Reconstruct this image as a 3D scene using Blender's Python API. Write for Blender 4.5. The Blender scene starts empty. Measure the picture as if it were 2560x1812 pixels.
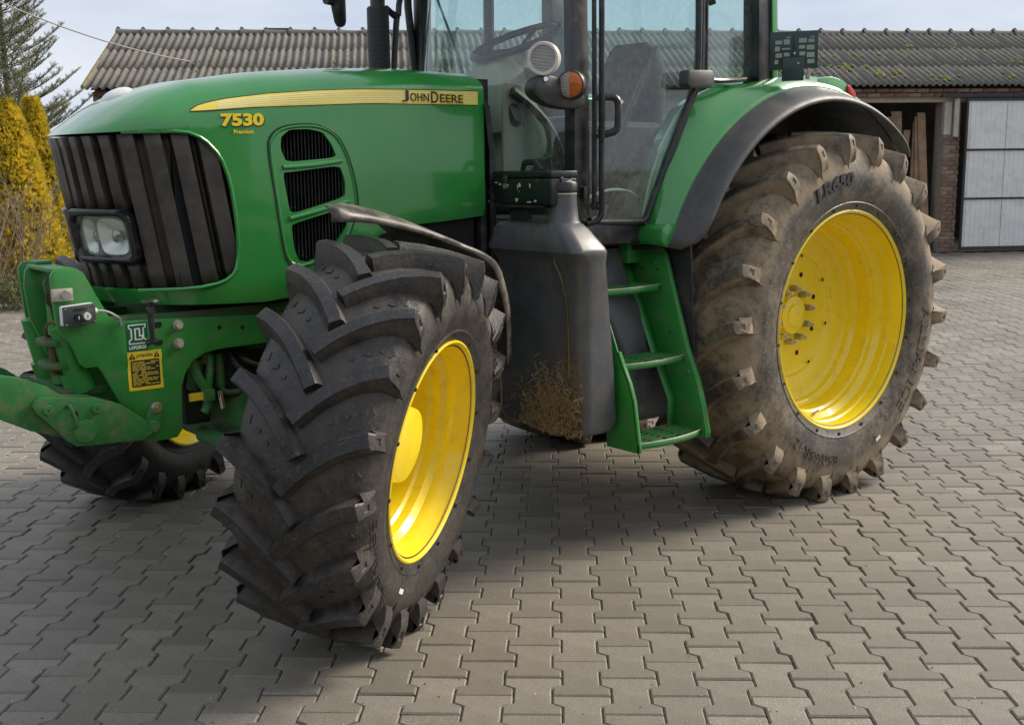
import bpy, bmesh, math, random
from math import sin, cos, pi, radians, sqrt, atan2
from mathutils import Vector, Matrix, noise

random.seed(7)
scene = bpy.context.scene
COL = scene.collection

# ------------------------------------------------------------------ camera
YAW, PITCH, ROLL = 0.698941, 0.17193, -0.011434
CAM = Vector((-4.8969, -4.3079, 1.6854))
_f = Vector((sin(YAW) * cos(PITCH), cos(YAW) * cos(PITCH), -sin(PITCH)))
_r = Vector((cos(YAW), -sin(YAW), 0))
_u = _r.cross(_f)
_r2 = cos(ROLL) * _r + sin(ROLL) * _u
_u2 = -sin(ROLL) * _r + cos(ROLL) * _u
cd = bpy.data.cameras.new('camera')
cd.sensor_fit = 'HORIZONTAL'
cd.sensor_width = 36.0
cd.lens = 36.0 * 2800.0 / 2560.0
cd.clip_start = 0.05
cd.clip_end = 2000.0
cam = bpy.data.objects.new('camera', cd)
COL.objects.link(cam)
cam.matrix_world = Matrix(((_r2.x, _u2.x, -_f.x, CAM.x), (_r2.y, _u2.y, -_f.y, CAM.y), (_r2.z, _u2.z, -_f.z, CAM.z), (0, 0, 0, 1)))
scene.camera = cam
FWD = Vector((sin(YAW), cos(YAW), 0))
RGT = Vector((cos(YAW), -sin(YAW), 0))

# ------------------------------------------------------------------ sky, sun, exposure
SUN_AZ = radians(105.0)      # heading of the sun, from +Y towards +X
SUN_EL = radians(35.0)
world = bpy.data.worlds.new('World')
scene.world = world
world.use_nodes = True
nt = world.node_tree
nt.nodes.clear()
w_out = nt.nodes.new('ShaderNodeOutputWorld')
w_bg = nt.nodes.new('ShaderNodeBackground')
w_sky = nt.nodes.new('ShaderNodeTexSky')
w_sky.sky_type = 'NISHITA'
w_sky.sun_disc = False
w_sky.sun_elevation = SUN_EL
w_sky.sun_rotation = SUN_AZ
w_sky.air_density = 1.0
w_sky.dust_density = 2.5
w_sky.ozone_density = 1.0
w_tc = nt.nodes.new('ShaderNodeTexCoord')
w_map = nt.nodes.new('ShaderNodeMapping')
w_map.inputs['Scale'].default_value = (1.0, 1.0, 3.2)
w_n = nt.nodes.new('ShaderNodeTexNoise')
w_n.inputs['Scale'].default_value = 2.3
w_n.inputs['Detail'].default_value = 7.0
w_n.inputs['Roughness'].default_value = 0.55
w_ramp = nt.nodes.new('ShaderNodeValToRGB')
w_ramp.color_ramp.elements[0].position = 0.36
w_ramp.color_ramp.elements[0].color = (0.95, 0.95, 0.95, 1)
w_ramp.color_ramp.elements[1].position = 0.68
w_ramp.color_ramp.elements[1].color = (0.995, 0.995, 0.995, 1)
w_mix = nt.nodes.new('ShaderNodeMix')
w_mix.data_type = 'RGBA'
w_cr = nt.nodes.new('ShaderNodeValToRGB')                # thin high cloud, same units as the sky
w_cr.color_ramp.elements[0].position = .38
w_cr.color_ramp.elements[0].color = (2.35, 2.70, 3.30, 1)
w_cr.color_ramp.elements[1].position = .64
w_cr.color_ramp.elements[1].color = (3.5, 3.66, 3.95, 1)
nt.links.new(w_n.outputs[0], w_cr.inputs[0])
nt.links.new(w_cr.outputs[0], w_mix.inputs[7])
nt.links.new(w_tc.outputs['Generated'], w_map.inputs['Vector'])
nt.links.new(w_map.outputs[0], w_n.inputs['Vector'])
nt.links.new(w_n.outputs[0], w_ramp.inputs[0])
nt.links.new(w_ramp.outputs[0], w_mix.inputs[0])
nt.links.new(w_sky.outputs[0], w_mix.inputs[6])
nt.links.new(w_mix.outputs[2], w_bg.inputs[0])
w_bg.inputs[1].default_value = 0.12
nt.links.new(w_bg.outputs[0], w_out.inputs[0])

sd = bpy.data.lights.new('sun', 'SUN')
sd.energy = 2.6
sd.angle = radians(26.0)
sd.color = (1.0, 0.90, 0.76)
sun = bpy.data.objects.new('sun', sd)
COL.objects.link(sun)
sdir = Vector((sin(SUN_AZ) * cos(SUN_EL), cos(SUN_AZ) * cos(SUN_EL), sin(SUN_EL)))
sun.rotation_euler = sdir.to_track_quat('Z', 'Y').to_euler()
sun.location = (0, 0, 30)

scene.view_settings.view_transform = 'Standard'
scene.view_settings.look = 'None'
scene.view_settings.gamma = 1.0
scene.view_settings.use_curve_mapping = False
scene.view_settings.exposure = 1.0
scene.render.engine = 'CYCLES'
scene.cycles.max_bounces = 6
scene.cycles.diffuse_bounces = 3
scene.cycles.glossy_bounces = 3
scene.cycles.transparent_max_bounces = 16

# ------------------------------------------------------------------ materials
M = {}


def _new(name):
    m = bpy.data.materials.new(name)
    m.use_nodes = True
    t = m.node_tree
    b = t.nodes['Principled BSDF']
    M[name] = m
    return m, t, b


def _mix(t, fac, a, b):
    n = t.nodes.new('ShaderNodeMix')
    n.data_type = 'RGBA'
    for sock, v in ((n.inputs[0], fac), (n.inputs[6], a), (n.inputs[7], b)):
        if hasattr(v, 'is_linked') or hasattr(v, 'links'):
            t.links.new(v, sock)
        elif isinstance(v, (tuple, list)):
            sock.default_value = (v[0], v[1], v[2], 1)
        else:
            sock.default_value = v
    return n.outputs[2]


def _noise(t, scale, detail=4, rough=.55, vec=None, stretch=None):
    tc = t.nodes.new('ShaderNodeTexCoord')
    v = vec or tc.outputs['Object']
    if stretch:
        mp = t.nodes.new('ShaderNodeMapping')
        mp.inputs['Scale'].default_value = stretch
        t.links.new(v, mp.inputs['Vector'])
        v = mp.outputs[0]
    n = t.nodes.new('ShaderNodeTexNoise')
    n.inputs['Scale'].default_value = scale
    n.inputs['Detail'].default_value = detail
    n.inputs['Roughness'].default_value = rough
    t.links.new(v, n.inputs['Vector'])
    return n.outputs[0]


def _ramp(t, fac, p0, p1, c0=(0, 0, 0), c1=(1, 1, 1)):
    r = t.nodes.new('ShaderNodeValToRGB')
    r.color_ramp.elements[0].position = p0
    r.color_ramp.elements[1].position = p1
    r.color_ramp.elements[0].color = (*c0, 1)
    r.color_ramp.elements[1].color = (*c1, 1)
    t.links.new(fac, r.inputs[0])
    return r.outputs[0]


def _math(t, op, a, b=None):
    n = t.nodes.new('ShaderNodeMath')
    n.operation = op
    for s, v in ((n.inputs[0], a), (n.inputs[1], b)):
        if v is None:
            continue
        if hasattr(v, 'links'):
            t.links.new(v, s)
        else:
            s.default_value = v
    return n.outputs[0]


def _bump(t, b, height, strength, dist=.002):
    n = t.nodes.new('ShaderNodeBump')
    n.inputs['Strength'].default_value = strength
    n.inputs['Distance'].default_value = dist
    t.links.new(height, n.inputs['Height'])
    t.links.new(n.outputs[0], b.inputs['Normal'])


def pm(name, col, rough=.5, metal=0., var=.12, vscale=6., bump=0., bscale=250., dirt=None, dscale=9., dlo=.5, dhi=.72, coat=0., spec=.5, stretch=None, rvar=.12, bdist=.002):
    """painted / moulded surface: base colour with tone variation, patches of dirt, uneven gloss"""
    m, t, b = _new(name)
    n1 = _noise(t, vscale, 3, .6, stretch=stretch)
    dark = tuple(c * (1 - var) for c in col)
    lite = tuple(min(1, c * (1 + var)) for c in col)
    c = _mix(t, _ramp(t, n1, .3, .7), dark, lite)
    if dirt:
        f = _ramp(t, _noise(t, dscale, 4, .68), dlo, dhi)
        f = _math(t, 'MULTIPLY', f, dirt[3])
        c = _mix(t, f, c, dirt[:3])
    t.links.new(c, b.inputs['Base Color'])
    r = _ramp(t, n1, .3, .7, (max(.02, rough - rvar),) * 3, (min(1, rough + rvar),) * 3)
    t.links.new(r, b.inputs['Roughness'])
    b.inputs['Metallic'].default_value = metal
    b.inputs['Specular IOR Level'].default_value = spec
    if coat:
        b.inputs['Coat Weight'].default_value = coat
        b.inputs['Coat Roughness'].default_value = .06
    if bump:
        _bump(t, b, _noise(t, bscale, 1.5, .6), bump, bdist)
    return m


GREEN = (0.030, 0.245, 0.046)
pm('green_paint', GREEN, .26, var=.05, vscale=3, dirt=(.16, .17, .11, .25), dscale=14, dlo=.54, dhi=.85, coat=.8, rvar=.05)
pm('green_frame', (0.028, 0.225, 0.038), .42, var=.10, vscale=7, dirt=(.17, .15, .10, .55), dscale=16, dlo=.50, dhi=.80, rvar=.15, bump=.12, bscale=160)
pm('green_dirty', (0.022, 0.13, 0.03), .6, var=.2, vscale=9, dirt=(.14, .09, .05, .85), dscale=11, dlo=.44, dhi=.68, bump=.3, bscale=120)
pm('green_old', (0.03, 0.19, 0.04), .5, var=.15, vscale=9, dirt=(.20, .17, .10, .8), dscale=22, dlo=.47, dhi=.72, bump=.2, bscale=150)
pm('yellow_rim', (0.88, 0.66, 0.014), .32, var=.05, vscale=3, dirt=(.33, .26, .10, .5), dscale=17, dlo=.55, dhi=.85, coat=.3, rvar=.08)
pm('yellow_cap', (0.88, 0.66, 0.02), .35, var=.03, vscale=3, dirt=(.45, .35, .15, .35), dscale=25, dlo=.58, dhi=.85, coat=.2)
pm('yellow_decal', (0.86, 0.68, 0.10), .3, var=.05, vscale=10)
pm('yellow_text', (0.88, 0.66, 0.02), .35, var=.03)
pm('cream_line', (0.88, 0.80, 0.36), .3, var=.03)
pm('black_text', (0.02, 0.022, 0.02), .4, var=.1)
pm('black_plastic', (0.022, 0.022, 0.024), .42, var=.25, vscale=12, dirt=(.13, .12, .10, .45), dscale=18, bump=.12, bscale=500)
pm('black_gloss', (0.014, 0.014, 0.016), .16, var=.2, dirt=(.12, .11, .09, .3), dscale=20)
pm('fender_plastic', (0.055, 0.055, 0.057), .5, var=.10, vscale=5, dirt=(.20, .18, .15, .22), dscale=14, dlo=.42, dhi=.75, bump=.25, bscale=420)
pm('mudguard', (0.05, 0.046, 0.042), .45, var=.25, vscale=6, dirt=(.30, .26, .21, .6), dscale=12, dlo=.36, dhi=.66, bump=.35, bscale=260)
pm('tank_plastic', (0.075, 0.077, 0.082), .36, var=.25, vscale=5, dirt=(.15, .14, .12, .5), dscale=12, dlo=.45, dhi=.75, bump=.2, bscale=350)
pm('tank_dark', (0.03, 0.032, 0.036), .5, var=.25, vscale=6, dirt=(.13, .11, .09, .5), dscale=10, bump=.2, bscale=300)
pm('cab_black', (0.02, 0.02, 0.022), .35, var=.2, vscale=8, dirt=(.14, .13, .12, .4), dscale=16)
pm('cab_grey', (0.20, 0.215, 0.18), .6, var=.08, vscale=5, dirt=(.2, .18, .14, .3))
pm('beige_plastic', (0.46, 0.40, 0.29), .55, var=.07, vscale=5)
pm('seat_fabric', (0.03, 0.033, 0.036), .85, var=.2, vscale=20)
pm('grille_mesh', (0.055, 0.046, 0.039), .5, var=.25, vscale=7, dirt=(.16, .13, .10, .5), dscale=15, dlo=.42, dhi=.80, bump=.6, bscale=700, bdist=.001)
pm('dark_inside', (0.008, 0.008, 0.008), .8, var=.2)
pm('chrome', (0.75, 0.75, 0.76), .18, 1.0, var=.06)
pm('zinc_bolt', (0.62, 0.60, 0.55), .35, .9, var=.15, vscale=20, dirt=(.22, .15, .09, .6), dscale=40)
pm('worn_steel', (0.50, 0.46, 0.39), .5, .5, var=.2, vscale=20, dirt=(.25, .14, .07, .7), dscale=30)
pm('rusty', (0.15, 0.085, 0.05), .8, .2, var=.35, vscale=25, bump=.4, bscale=150)
pm('white_plastic', (0.82, 0.82, 0.80), .35, var=.06, dirt=(.35, .30, .22, .4))
pm('lamp_shell', (0.62, 0.60, 0.55), .4, var=.08, vscale=12, dirt=(.3, .26, .2, .5))
pm('grey_box', (0.055, 0.057, 0.058), .5, var=.15, dirt=(.2, .19, .17, .4))
pm('red_lens', (0.45, 0.015, 0.01), .2, var=.1)
pm('amber_lens', (0.50, 0.115, 0.01), .22, var=.1, bump=.5, bscale=90)
pm('white_print', (0.80, 0.82, 0.78), .5, var=.04, dirt=(.3, .3, .25, .4))
pm('sticker_green', (0.012, 0.11, 0.05), .4, var=.06)
pm('sticker_yellow', (0.82, 0.60, 0.03), .45, var=.05, dirt=(.3, .24, .1, .5))
pm('sticker_black', (0.03, 0.026, 0.02), .5, var=.2)
pm('plate_green', (0.02, 0.05, 0.045), .4, var=.2)
pm('plate_clear', (0.30, 0.33, 0.29), .35, var=.12)
pm('cable_grey', (0.5, 0.5, 0.47), .5)
pm('backing_black', (.012, .018, .013), .6, var=.4, vscale=14, dirt=(.06, .05, .035, .7))
pm('bolt_sleeve', (.40, .37, .31), .4, .6, var=.15, vscale=25)
pm('bare_metal', (.62, .61, .58), .45, .2, var=.12, vscale=40)
pm('hose_black', (0.012, 0.012, 0.012), .35)
pm('sight', (0.10, 0.085, 0.03), .3, var=.2)
pm('guard_black', (0.025, 0.025, 0.026), .55, var=.25, vscale=30, bump=.5, bscale=130)
pm('toolbox_paint', (0.014, 0.018, 0.016), .32, var=.3, vscale=20, dirt=(.62, .61, .58, 1.0), dscale=20, dlo=.66, dhi=.67, rvar=.1)


def tyre_mat(name, base, mud, amount, lo, hi, scale):
    m, t, b = _new(name)
    n1 = _noise(t, 13, 3, .65)
    c = _mix(t, _ramp(t, n1, .3, .7), tuple(v * .65 for v in base), tuple(v * 1.35 for v in base))
    f = _ramp(t, _noise(t, scale, 4, .7), lo, hi)
    # dust and dried mud collect in large patches with a finer crumbly breakup
    f2 = _ramp(t, _noise(t, scale * 5, 3, .7), .32, .58)
    f = _math(t, 'MULTIPLY', _math(t, 'MULTIPLY', f, f2), amount)
    mudc = _mix(t, n1, tuple(v * .6 for v in mud), tuple(v * 1.25 for v in mud))
    at = t.nodes.new('ShaderNodeAttribute')
    at.attribute_name = 'mud'
    f = _math(t, 'MINIMUM', _math(t, 'ADD', _math(t, 'MULTIPLY', f, .55), _math(t, 'MULTIPLY', _math(t, 'MULTIPLY', at.outputs['Fac'], _ramp(t, _noise(t, scale * 1.7, 4, .7), .30, .60)), amount)), 1.0)
    c = _mix(t, f, c, mudc)
    dust = _math(t, 'MULTIPLY', _ramp(t, _noise(t, 75, 3, .75), .53, .70), .40)
    c = _mix(t, dust, c, tuple(v * 1.1 for v in mud))
    t.links.new(c, b.inputs['Base Color'])
    r = _mix(t, f, (.30, .30, .30), (.88, .88, .88))
    t.links.new(r, b.inputs['Roughness'])
    b.inputs['Specular IOR Level'].default_value = .45
    h = _math(t, 'ADD', _math(t, 'MULTIPLY', f, 1.4), _noise(t, 140, 2, .7))
    _bump(t, b, h, .35, .004)
    return m


tyre_mat('rubber_front', (.017, .018, .020), (.14, .112, .085), .50, .48, .72, 7)
tyre_mat('rubber_rear', (.030, .029, .028), (.29, .222, .145), .98, .40, .62, 5)
pm('rubber_text', (.016, .016, .017), .45, var=.1)


def glass_mat(name, tint, gloss=.9, dust=.05):
    m, t, b = _new(name)
    t.nodes.remove(b)
    out = t.nodes['Material Output']
    tr = t.nodes.new('ShaderNodeBsdfTransparent')
    tr.inputs[0].default_value = (*tint, 1)
    gl = t.nodes.new('ShaderNodeBsdfGlossy')
    gl.inputs['Roughness'].default_value = .03
    gl.inputs['Color'].default_value = (gloss, gloss, gloss, 1)
    ge = t.nodes.new('ShaderNodeNewGeometry')
    vd = t.nodes.new('ShaderNodeVectorMath')
    vd.operation = 'DOT_PRODUCT'
    t.links.new(ge.outputs['Incoming'], vd.inputs[0])
    t.links.new(ge.outputs['Normal'], vd.inputs[1])
    k = _math(t, 'SUBTRACT', 1.0, _math(t, 'ABSOLUTE', vd.outputs['Value']))
    fr = _math(t, 'ADD', _math(t, 'MULTIPLY', _math(t, 'POWER', k, 5.0), .90), .09)
    mx = t.nodes.new('ShaderNodeMixShader')
    t.links.new(fr, mx.inputs[0])
    t.links.new(tr.outputs[0], mx.inputs[1])
    t.links.new(gl.outputs[0], mx.inputs[2])
    df = t.nodes.new('ShaderNodeBsdfDiffuse')
    df.inputs[0].default_value = (.6, .6, .56, 1)
    mx2 = t.nodes.new('ShaderNodeMixShader')
    f = _math(t, 'MULTIPLY', _ramp(t, _noise(t, 35, 4, .75), .35, .75), dust)
    t.links.new(f, mx2.inputs[0])
    t.links.new(mx.outputs[0], mx2.inputs[1])
    t.links.new(df.outputs[0], mx2.inputs[2])
    t.links.new(mx2.outputs[0], out.inputs[0])
    return m


glass_mat('cab_glass', (.74, .89, .86), .95, .15)
glass_mat('lamp_glass', (.93, .95, .93), 1.0, .05)


def ground_mats():
    m, t, b = _new('paver')
    at = t.nodes.new('ShaderNodeAttribute')
    at.attribute_name = 'tone'
    c0 = _mix(t, at.outputs['Fac'], (.225, .198, .162), (.375, .338, .280))
    big = _noise(t, .9, 4, .6)
    c1 = _mix(t, _math(t, 'MULTIPLY', _ramp(t, big, .47, .72), .70), c0, (.115, .098, .078))
    mid = _noise(t, 17, 4, .7)
    c2 = _mix(t, _math(t, 'MULTIPLY', _ramp(t, mid, .45, .75), .45), c1, (.14, .12, .092))
    sp = _noise(t, 210, 2, .7)
    c3 = _mix(t, _math(t, 'MULTIPLY', _ramp(t, sp, .55, .70), .55), c2, (.50, .45, .37))
    c3 = _mix(t, _math(t, 'MULTIPLY', _ramp(t, sp, .45, .30), .60), c3, (.09, .078, .062))
    t.links.new(c3, b.inputs['Base Color'])
    b.inputs['Roughness'].default_value = .58
    b.inputs['Specular IOR Level'].default_value = .5
    _bump(t, b, _math(t, 'ADD', sp, mid), .5, .003)
    pm('joint_sand', (.115, .10, .075), .95, var=.55, vscale=3.5, bump=.6, bscale=300, bdist=.004)
    pm('far_ground', (.16, .15, .125), .9, var=.15, vscale=1.5, bump=.4, bscale=40)
    pm('soil', (.11, .085, .055), .95, var=.4, vscale=12, bump=1.0, bscale=60, bdist=.02)
    pm('grass_ground', (.07, .09, .03), .95, var=.4, vscale=2)
    pm('kerb_stone', (.34, .31, .25), .85, var=.15, vscale=8, dirt=(.2, .18, .13, .6), bump=.3, bscale=120)
    pm('roof_sheet', (.150, .136, .115), .85, var=.28, vscale=3.0, dirt=(.10, .095, .08, .8), dscale=7, dlo=.40, dhi=.66, bump=.5, bscale=60, bdist=.006)
    pm('roof_edge', (.17, .155, .065), .9, var=.3, vscale=10, bump=.4, bscale=60)
    pm('ridge_tile', (.125, .118, .105), .85, var=.25, vscale=5, dirt=(.15, .14, .09, .6), dscale=9, bump=.4, bscale=60)
    pm('moss', (.17, .19, .035), .95, var=.4, vscale=20, bump=1.0, bscale=90, bdist=.02)
    pm('brick', (.20, .112, .082), .85, var=.22, vscale=11, dirt=(.32, .26, .2, .5), dscale=15, bump=.4, bscale=90)
    pm('brick_pale', (.27, .19, .145), .85, var=.2, vscale=11, dirt=(.38, .32, .26, .6), dscale=15, bump=.4, bscale=90)
    pm('mortar', (.30, .265, .215), .95, var=.2, vscale=14, bump=.5, bscale=80)
    pm('plaster', (.45, .42, .36), .9, var=.15, vscale=5, dirt=(.28, .24, .18, .6), dscale=6)
    pm('beam_wood', (.20, .115, .085), .8, var=.25, vscale=6, stretch=(1, 1, 14), dirt=(.22, .18, .15, .5), bump=.3, bscale=40)
    pm('old_plank', (.28, .18, .115), .85, var=.35, vscale=5, bump=.4, bscale=40)
    pm('gate_sheet', (.74, .74, .72), .5, var=.05, vscale=3, dirt=(.36, .33, .28, .5), dscale=5, dlo=.48, dhi=.8)
    pm('gate_frame', (.035, .036, .037), .5, var=.2)
    pm('wire', (.30, .29, .27), .6)
    pm('barn_dark', (.11, .09, .07), .95, var=.3, vscale=4)


ground_mats()


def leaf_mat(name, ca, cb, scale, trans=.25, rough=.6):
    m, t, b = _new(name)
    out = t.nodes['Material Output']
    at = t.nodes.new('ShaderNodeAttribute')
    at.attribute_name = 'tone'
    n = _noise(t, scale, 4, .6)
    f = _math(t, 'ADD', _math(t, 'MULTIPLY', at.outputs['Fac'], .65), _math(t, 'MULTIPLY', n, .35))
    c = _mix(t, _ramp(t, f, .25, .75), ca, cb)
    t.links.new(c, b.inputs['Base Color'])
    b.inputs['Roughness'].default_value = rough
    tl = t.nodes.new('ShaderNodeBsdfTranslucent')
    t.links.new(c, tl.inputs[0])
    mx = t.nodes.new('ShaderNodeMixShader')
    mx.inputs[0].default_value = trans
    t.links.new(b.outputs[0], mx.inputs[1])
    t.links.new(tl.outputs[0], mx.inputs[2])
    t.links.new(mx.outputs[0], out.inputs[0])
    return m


leaf_mat('spruce_needle', (.06, .085, .045), (.30, .31, .16), 3)
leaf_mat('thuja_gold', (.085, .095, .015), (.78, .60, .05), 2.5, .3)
leaf_mat('hedge_leaf', (.03, .05, .015), (.13, .15, .04), 3)
leaf_mat('dry_leaf', (.12, .07, .03), (.36, .24, .10), 6)
pm('hedge_mass', (.045, .06, .025), .9, var=.5, vscale=1.5, bump=1.0, bscale=5, bdist=.2)
pm('bark', (.12, .09, .065), .95, var=.3, vscale=14, bump=.6, bscale=60)
pm('twig', (.25, .19, .13), .9, var=.25, vscale=18)
pm('straw', (.34, .24, .12), .9, var=.35, vscale=30)
pm('mud_cake', (.10, .07, .045), .95, var=.4, vscale=20, bump=1.0, bscale=90, bdist=.02)

# ------------------------------------------------------------------ building helpers


class MB:
    def __init__(s):
        s.v = []
        s.f = []
        s.mi = []

    def add(s, vs, fs, mi=0):
        o = len(s.v)
        s.v += [tuple(p) for p in vs]
        s.f += [tuple(i + o for i in f) for f in fs]
        s.mi += [mi] * len(fs)
        return o

    def box(s, c, size, mat=None):
        hx, hy, hz = size[0] / 2, size[1] / 2, size[2] / 2
        vs = [Vector((x, y, z)) for x in (-hx, hx) for y in (-hy, hy) for z in (-hz, hz)]
        if mat:
            vs = [mat @ p for p in vs]
        vs = [p + Vector(c) for p in vs]
        s.add(vs, [(0, 1, 3, 2), (4, 6, 7, 5), (0, 4, 5, 1), (2, 3, 7, 6), (0, 2, 6, 4), (1, 5, 7, 3)])
        return s

    def box2(s, a, b):
        return s.box([(a[i] + b[i]) / 2 for i in range(3)], [abs(b[i] - a[i]) for i in range(3)])

    def prism(s, pts, axis, a, b):
        """closed outline pts (2D) extruded along axis between a and b; 2D order is the other two axes"""
        n = len(pts)

        def mk(p, w):
            return {'x': (w, p[0], p[1]), 'y': (p[0], w, p[1]), 'z': (p[0], p[1], w)}[axis]
        vs = [mk(p, a) for p in pts] + [mk(p, b) for p in pts]
        s.add(vs, [tuple(range(n)), tuple(range(2 * n - 1, n - 1, -1))] + [(i, i + n, (i + 1) % n + n, (i + 1) % n) for i in range(n)])
        return s

    def tube(s, pts, r, seg=10, cap=True, flat=1.0):
        pts = [Vector(p) for p in pts]
        n = len(pts)
        rs = r if isinstance(r, (list, tuple)) else [r] * n
        vs = []
        prev = None
        for i, p in enumerate(pts):
            d = (pts[min(i + 1, n - 1)] - pts[max(i - 1, 0)])
            if d.length < 1e-9:
                d = Vector((0, 0, 1))
            d.normalize()
            if prev is None:
                a = d.cross(Vector((0, 0, 1)))
                if a.length < .1:
                    a = d.cross(Vector((1, 0, 0)))
            else:
                a = prev - d * prev.dot(d)
            a.normalize()
            prev = a
            b = d.cross(a)
            for k in range(seg):
                th = 2 * pi * k / seg
                vs.append(p + a * (rs[i] * cos(th)) + b * (rs[i] * flat * sin(th)))
        fs = []
        for i in range(n - 1):
            for k in range(seg):
                k2 = (k + 1) % seg
                fs.append((i * seg + k, i * seg + k2, (i + 1) * seg + k2, (i + 1) * seg + k))
        if cap:
            fs.append(tuple(reversed(range(seg))))
            fs.append(tuple(range((n - 1) * seg, n * seg)))
        s.add(vs, fs)
        return s

    def cyl(s, a, b, r, seg=20, r2=None):
        return s.tube([a, b], [r, r if r2 is None else r2], seg)

    def lathe(s, prof, mat, seg=64, closed=False):
        """prof: list of (r, h); revolved about local +Y (h along Y), then mat"""
        n = len(prof)
        vs = []
        for k in range(seg):
            th = 2 * pi * k / seg
            for r, h in prof:
                vs.append(mat @ Vector((r * cos(th), h, r * sin(th))))
        fs = []
        for k in range(seg):
            k2 = (k + 1) % seg
            for i in range(n - 1):
                fs.append((k * n + i, k2 * n + i, k2 * n + i + 1, k * n + i + 1))
        s.add(vs, fs)
        return s

    def grid(s, rows, close_u=False):
        nu = len(rows)
        nv = len(rows[0])
        vs = [p for r in rows for p in r]
        fs = []
        for i in range(nu if close_u else nu - 1):
            i2 = (i + 1) % nu
            for j in range(nv - 1):
                fs.append((i * nv + j, i2 * nv + j, i2 * nv + j + 1, i * nv + j + 1))
        s.add(vs, fs)
        return s

    def build(s, name, mat, parent=None, smooth=35, bevel=0., seg=2, recalc=True, solid=0.):
        me = bpy.data.meshes.new(name)
        me.from_pydata(s.v, [], s.f)
        mats = mat if isinstance(mat, (list, tuple)) else [mat]
        for q in mats:
            me.materials.append(M[q])
        if len(mats) > 1:
            me.polygons.foreach_set('material_index', s.mi)
        if recalc or bevel:
            bm = bmesh.new()
            bm.from_mesh(me)
            if recalc:
                bmesh.ops.recalc_face_normals(bm, faces=bm.faces)
            if bevel:
                es = [e for e in bm.edges if len(e.link_faces) == 2 and e.calc_face_angle(0) > radians(28)]
                bmesh.ops.bevel(bm, geom=es, offset=bevel, segments=seg, profile=.5, affect='EDGES', clamp_overlap=True)
            bm.to_mesh(me)
            bm.free()
        if smooth:
            me.polygons.foreach_set('use_smooth', [True] * len(me.polygons))
            me.set_sharp_from_angle(angle=radians(smooth))
        o = bpy.data.objects.new(name, me)
        COL.objects.link(o)
        if solid:
            md = o.modifiers.new('solid', 'SOLIDIFY')
            md.thickness = solid
            md.offset = -1
            apply_mods(o)
        attach(o, parent)
        return o


def attach(o, parent):
    if parent is not None:
        o.parent = parent
        if parent.type == 'EMPTY':
            o.matrix_parent_inverse = Matrix.Translation(parent.location).inverted()


def apply_mods(o):
    dg = bpy.context.evaluated_depsgraph_get()
    me = bpy.data.meshes.new_from_object(o.evaluated_get(dg))
    o.modifiers.clear()
    old = o.data
    o.data = me
    bpy.data.meshes.remove(old)


def cut(o, cutters):
    for mb in cutters:
        c = mb.build('cutter', 'dark_inside', None, smooth=0)
        md = o.modifiers.new('b', 'BOOLEAN')
        md.operation = 'DIFFERENCE'
        md.solver = 'EXACT'
        md.object = c
        apply_mods(o)
        me = c.data
        bpy.data.objects.remove(c)
        bpy.data.meshes.remove(me)


def tag(o, label=None, cat=None, group=None, kind=None):
    for k, v in (('label', label), ('category', cat), ('group', group), ('kind', kind)):
        if v:
            o[k] = v
    return o


def empty(name, loc, label=None, cat=None, group=None):
    o = bpy.data.objects.new(name, None)
    o.empty_display_size = .2
    o.location = loc
    COL.objects.link(o)
    return tag(o, label, cat, group)


def interp(tab, x):
    if x <= tab[0][0]:
        return tab[0][1]
    for (a, b), (c, d) in zip(tab, tab[1:]):
        if x <= c:
            return b + (d - b) * (x - a) / (c - a)
    return tab[-1][1]


def smooth_closed(pts, n=2, w=.25):
    """Chaikin corner cutting of a closed outline"""
    for _ in range(n):
        q = []
        for i in range(len(pts)):
            a, b = pts[i], pts[(i + 1) % len(pts)]
            q.append(tuple(a[k] + (b[k] - a[k]) * w for k in range(len(a))))
            q.append(tuple(a[k] + (b[k] - a[k]) * (1 - w) for k in range(len(a))))
        pts = q
    return pts


def smooth_open(pts, n=2):
    for _ in range(n):
        q = [pts[0]]
        for a, b in zip(pts, pts[1:]):
            q.append(tuple(a[k] * .75 + b[k] * .25 for k in range(len(a))))
            q.append(tuple(a[k] * .25 + b[k] * .75 for k in range(len(a))))
        q.append(pts[-1])
        pts = q
    return pts


def round_rect(x0, x1, y0, y1, r, n=5):
    pts = []
    for cx, cy, a0 in ((x1 - r, y1 - r, 0), (x0 + r, y1 - r, 90), (x0 + r, y0 + r, 180), (x1 - r, y0 + r, 270)):
        for k in range(n + 1):
            a = radians(a0 + 90 * k / n)
            pts.append((cx + r * cos(a), cy + r * sin(a)))
    return pts


def text_mesh(s, width, height, depth=.002, fat=0., shear=0., res=3, spacing=1.0):
    """lettering as (verts, faces), scaled to a width x height box, origin lower left, depth along +Z"""
    cu = bpy.data.curves.new('t', 'FONT')
    cu.body = s
    cu.size = 1
    cu.extrude = .05
    cu.offset = fat
    cu.shear = shear
    cu.resolution_u = res
    cu.space_character = spacing
    o = bpy.data.objects.new('t', cu)
    COL.objects.link(o)
    dg = bpy.context.evaluated_depsgraph_get()
    me = bpy.data.meshes.new_from_object(o.evaluated_get(dg))
    vs = [v.co.copy() for v in me.vertices]
    fs = [tuple(p.vertices) for p in me.polygons]
    bpy.data.objects.remove(o)
    bpy.data.curves.remove(cu)
    bpy.data.meshes.remove(me)
    x0 = min(v.x for v in vs)
    x1 = max(v.x for v in vs)
    y0 = min(v.y for v in vs)
    y1 = max(v.y for v in vs)
    for v in vs:
        v.x = (v.x - x0) / (x1 - x0) * width
        v.y = (v.y - y0) / (y1 - y0) * height
        v.z = depth if v.z > 0 else 0
    return vs, fs

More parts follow.
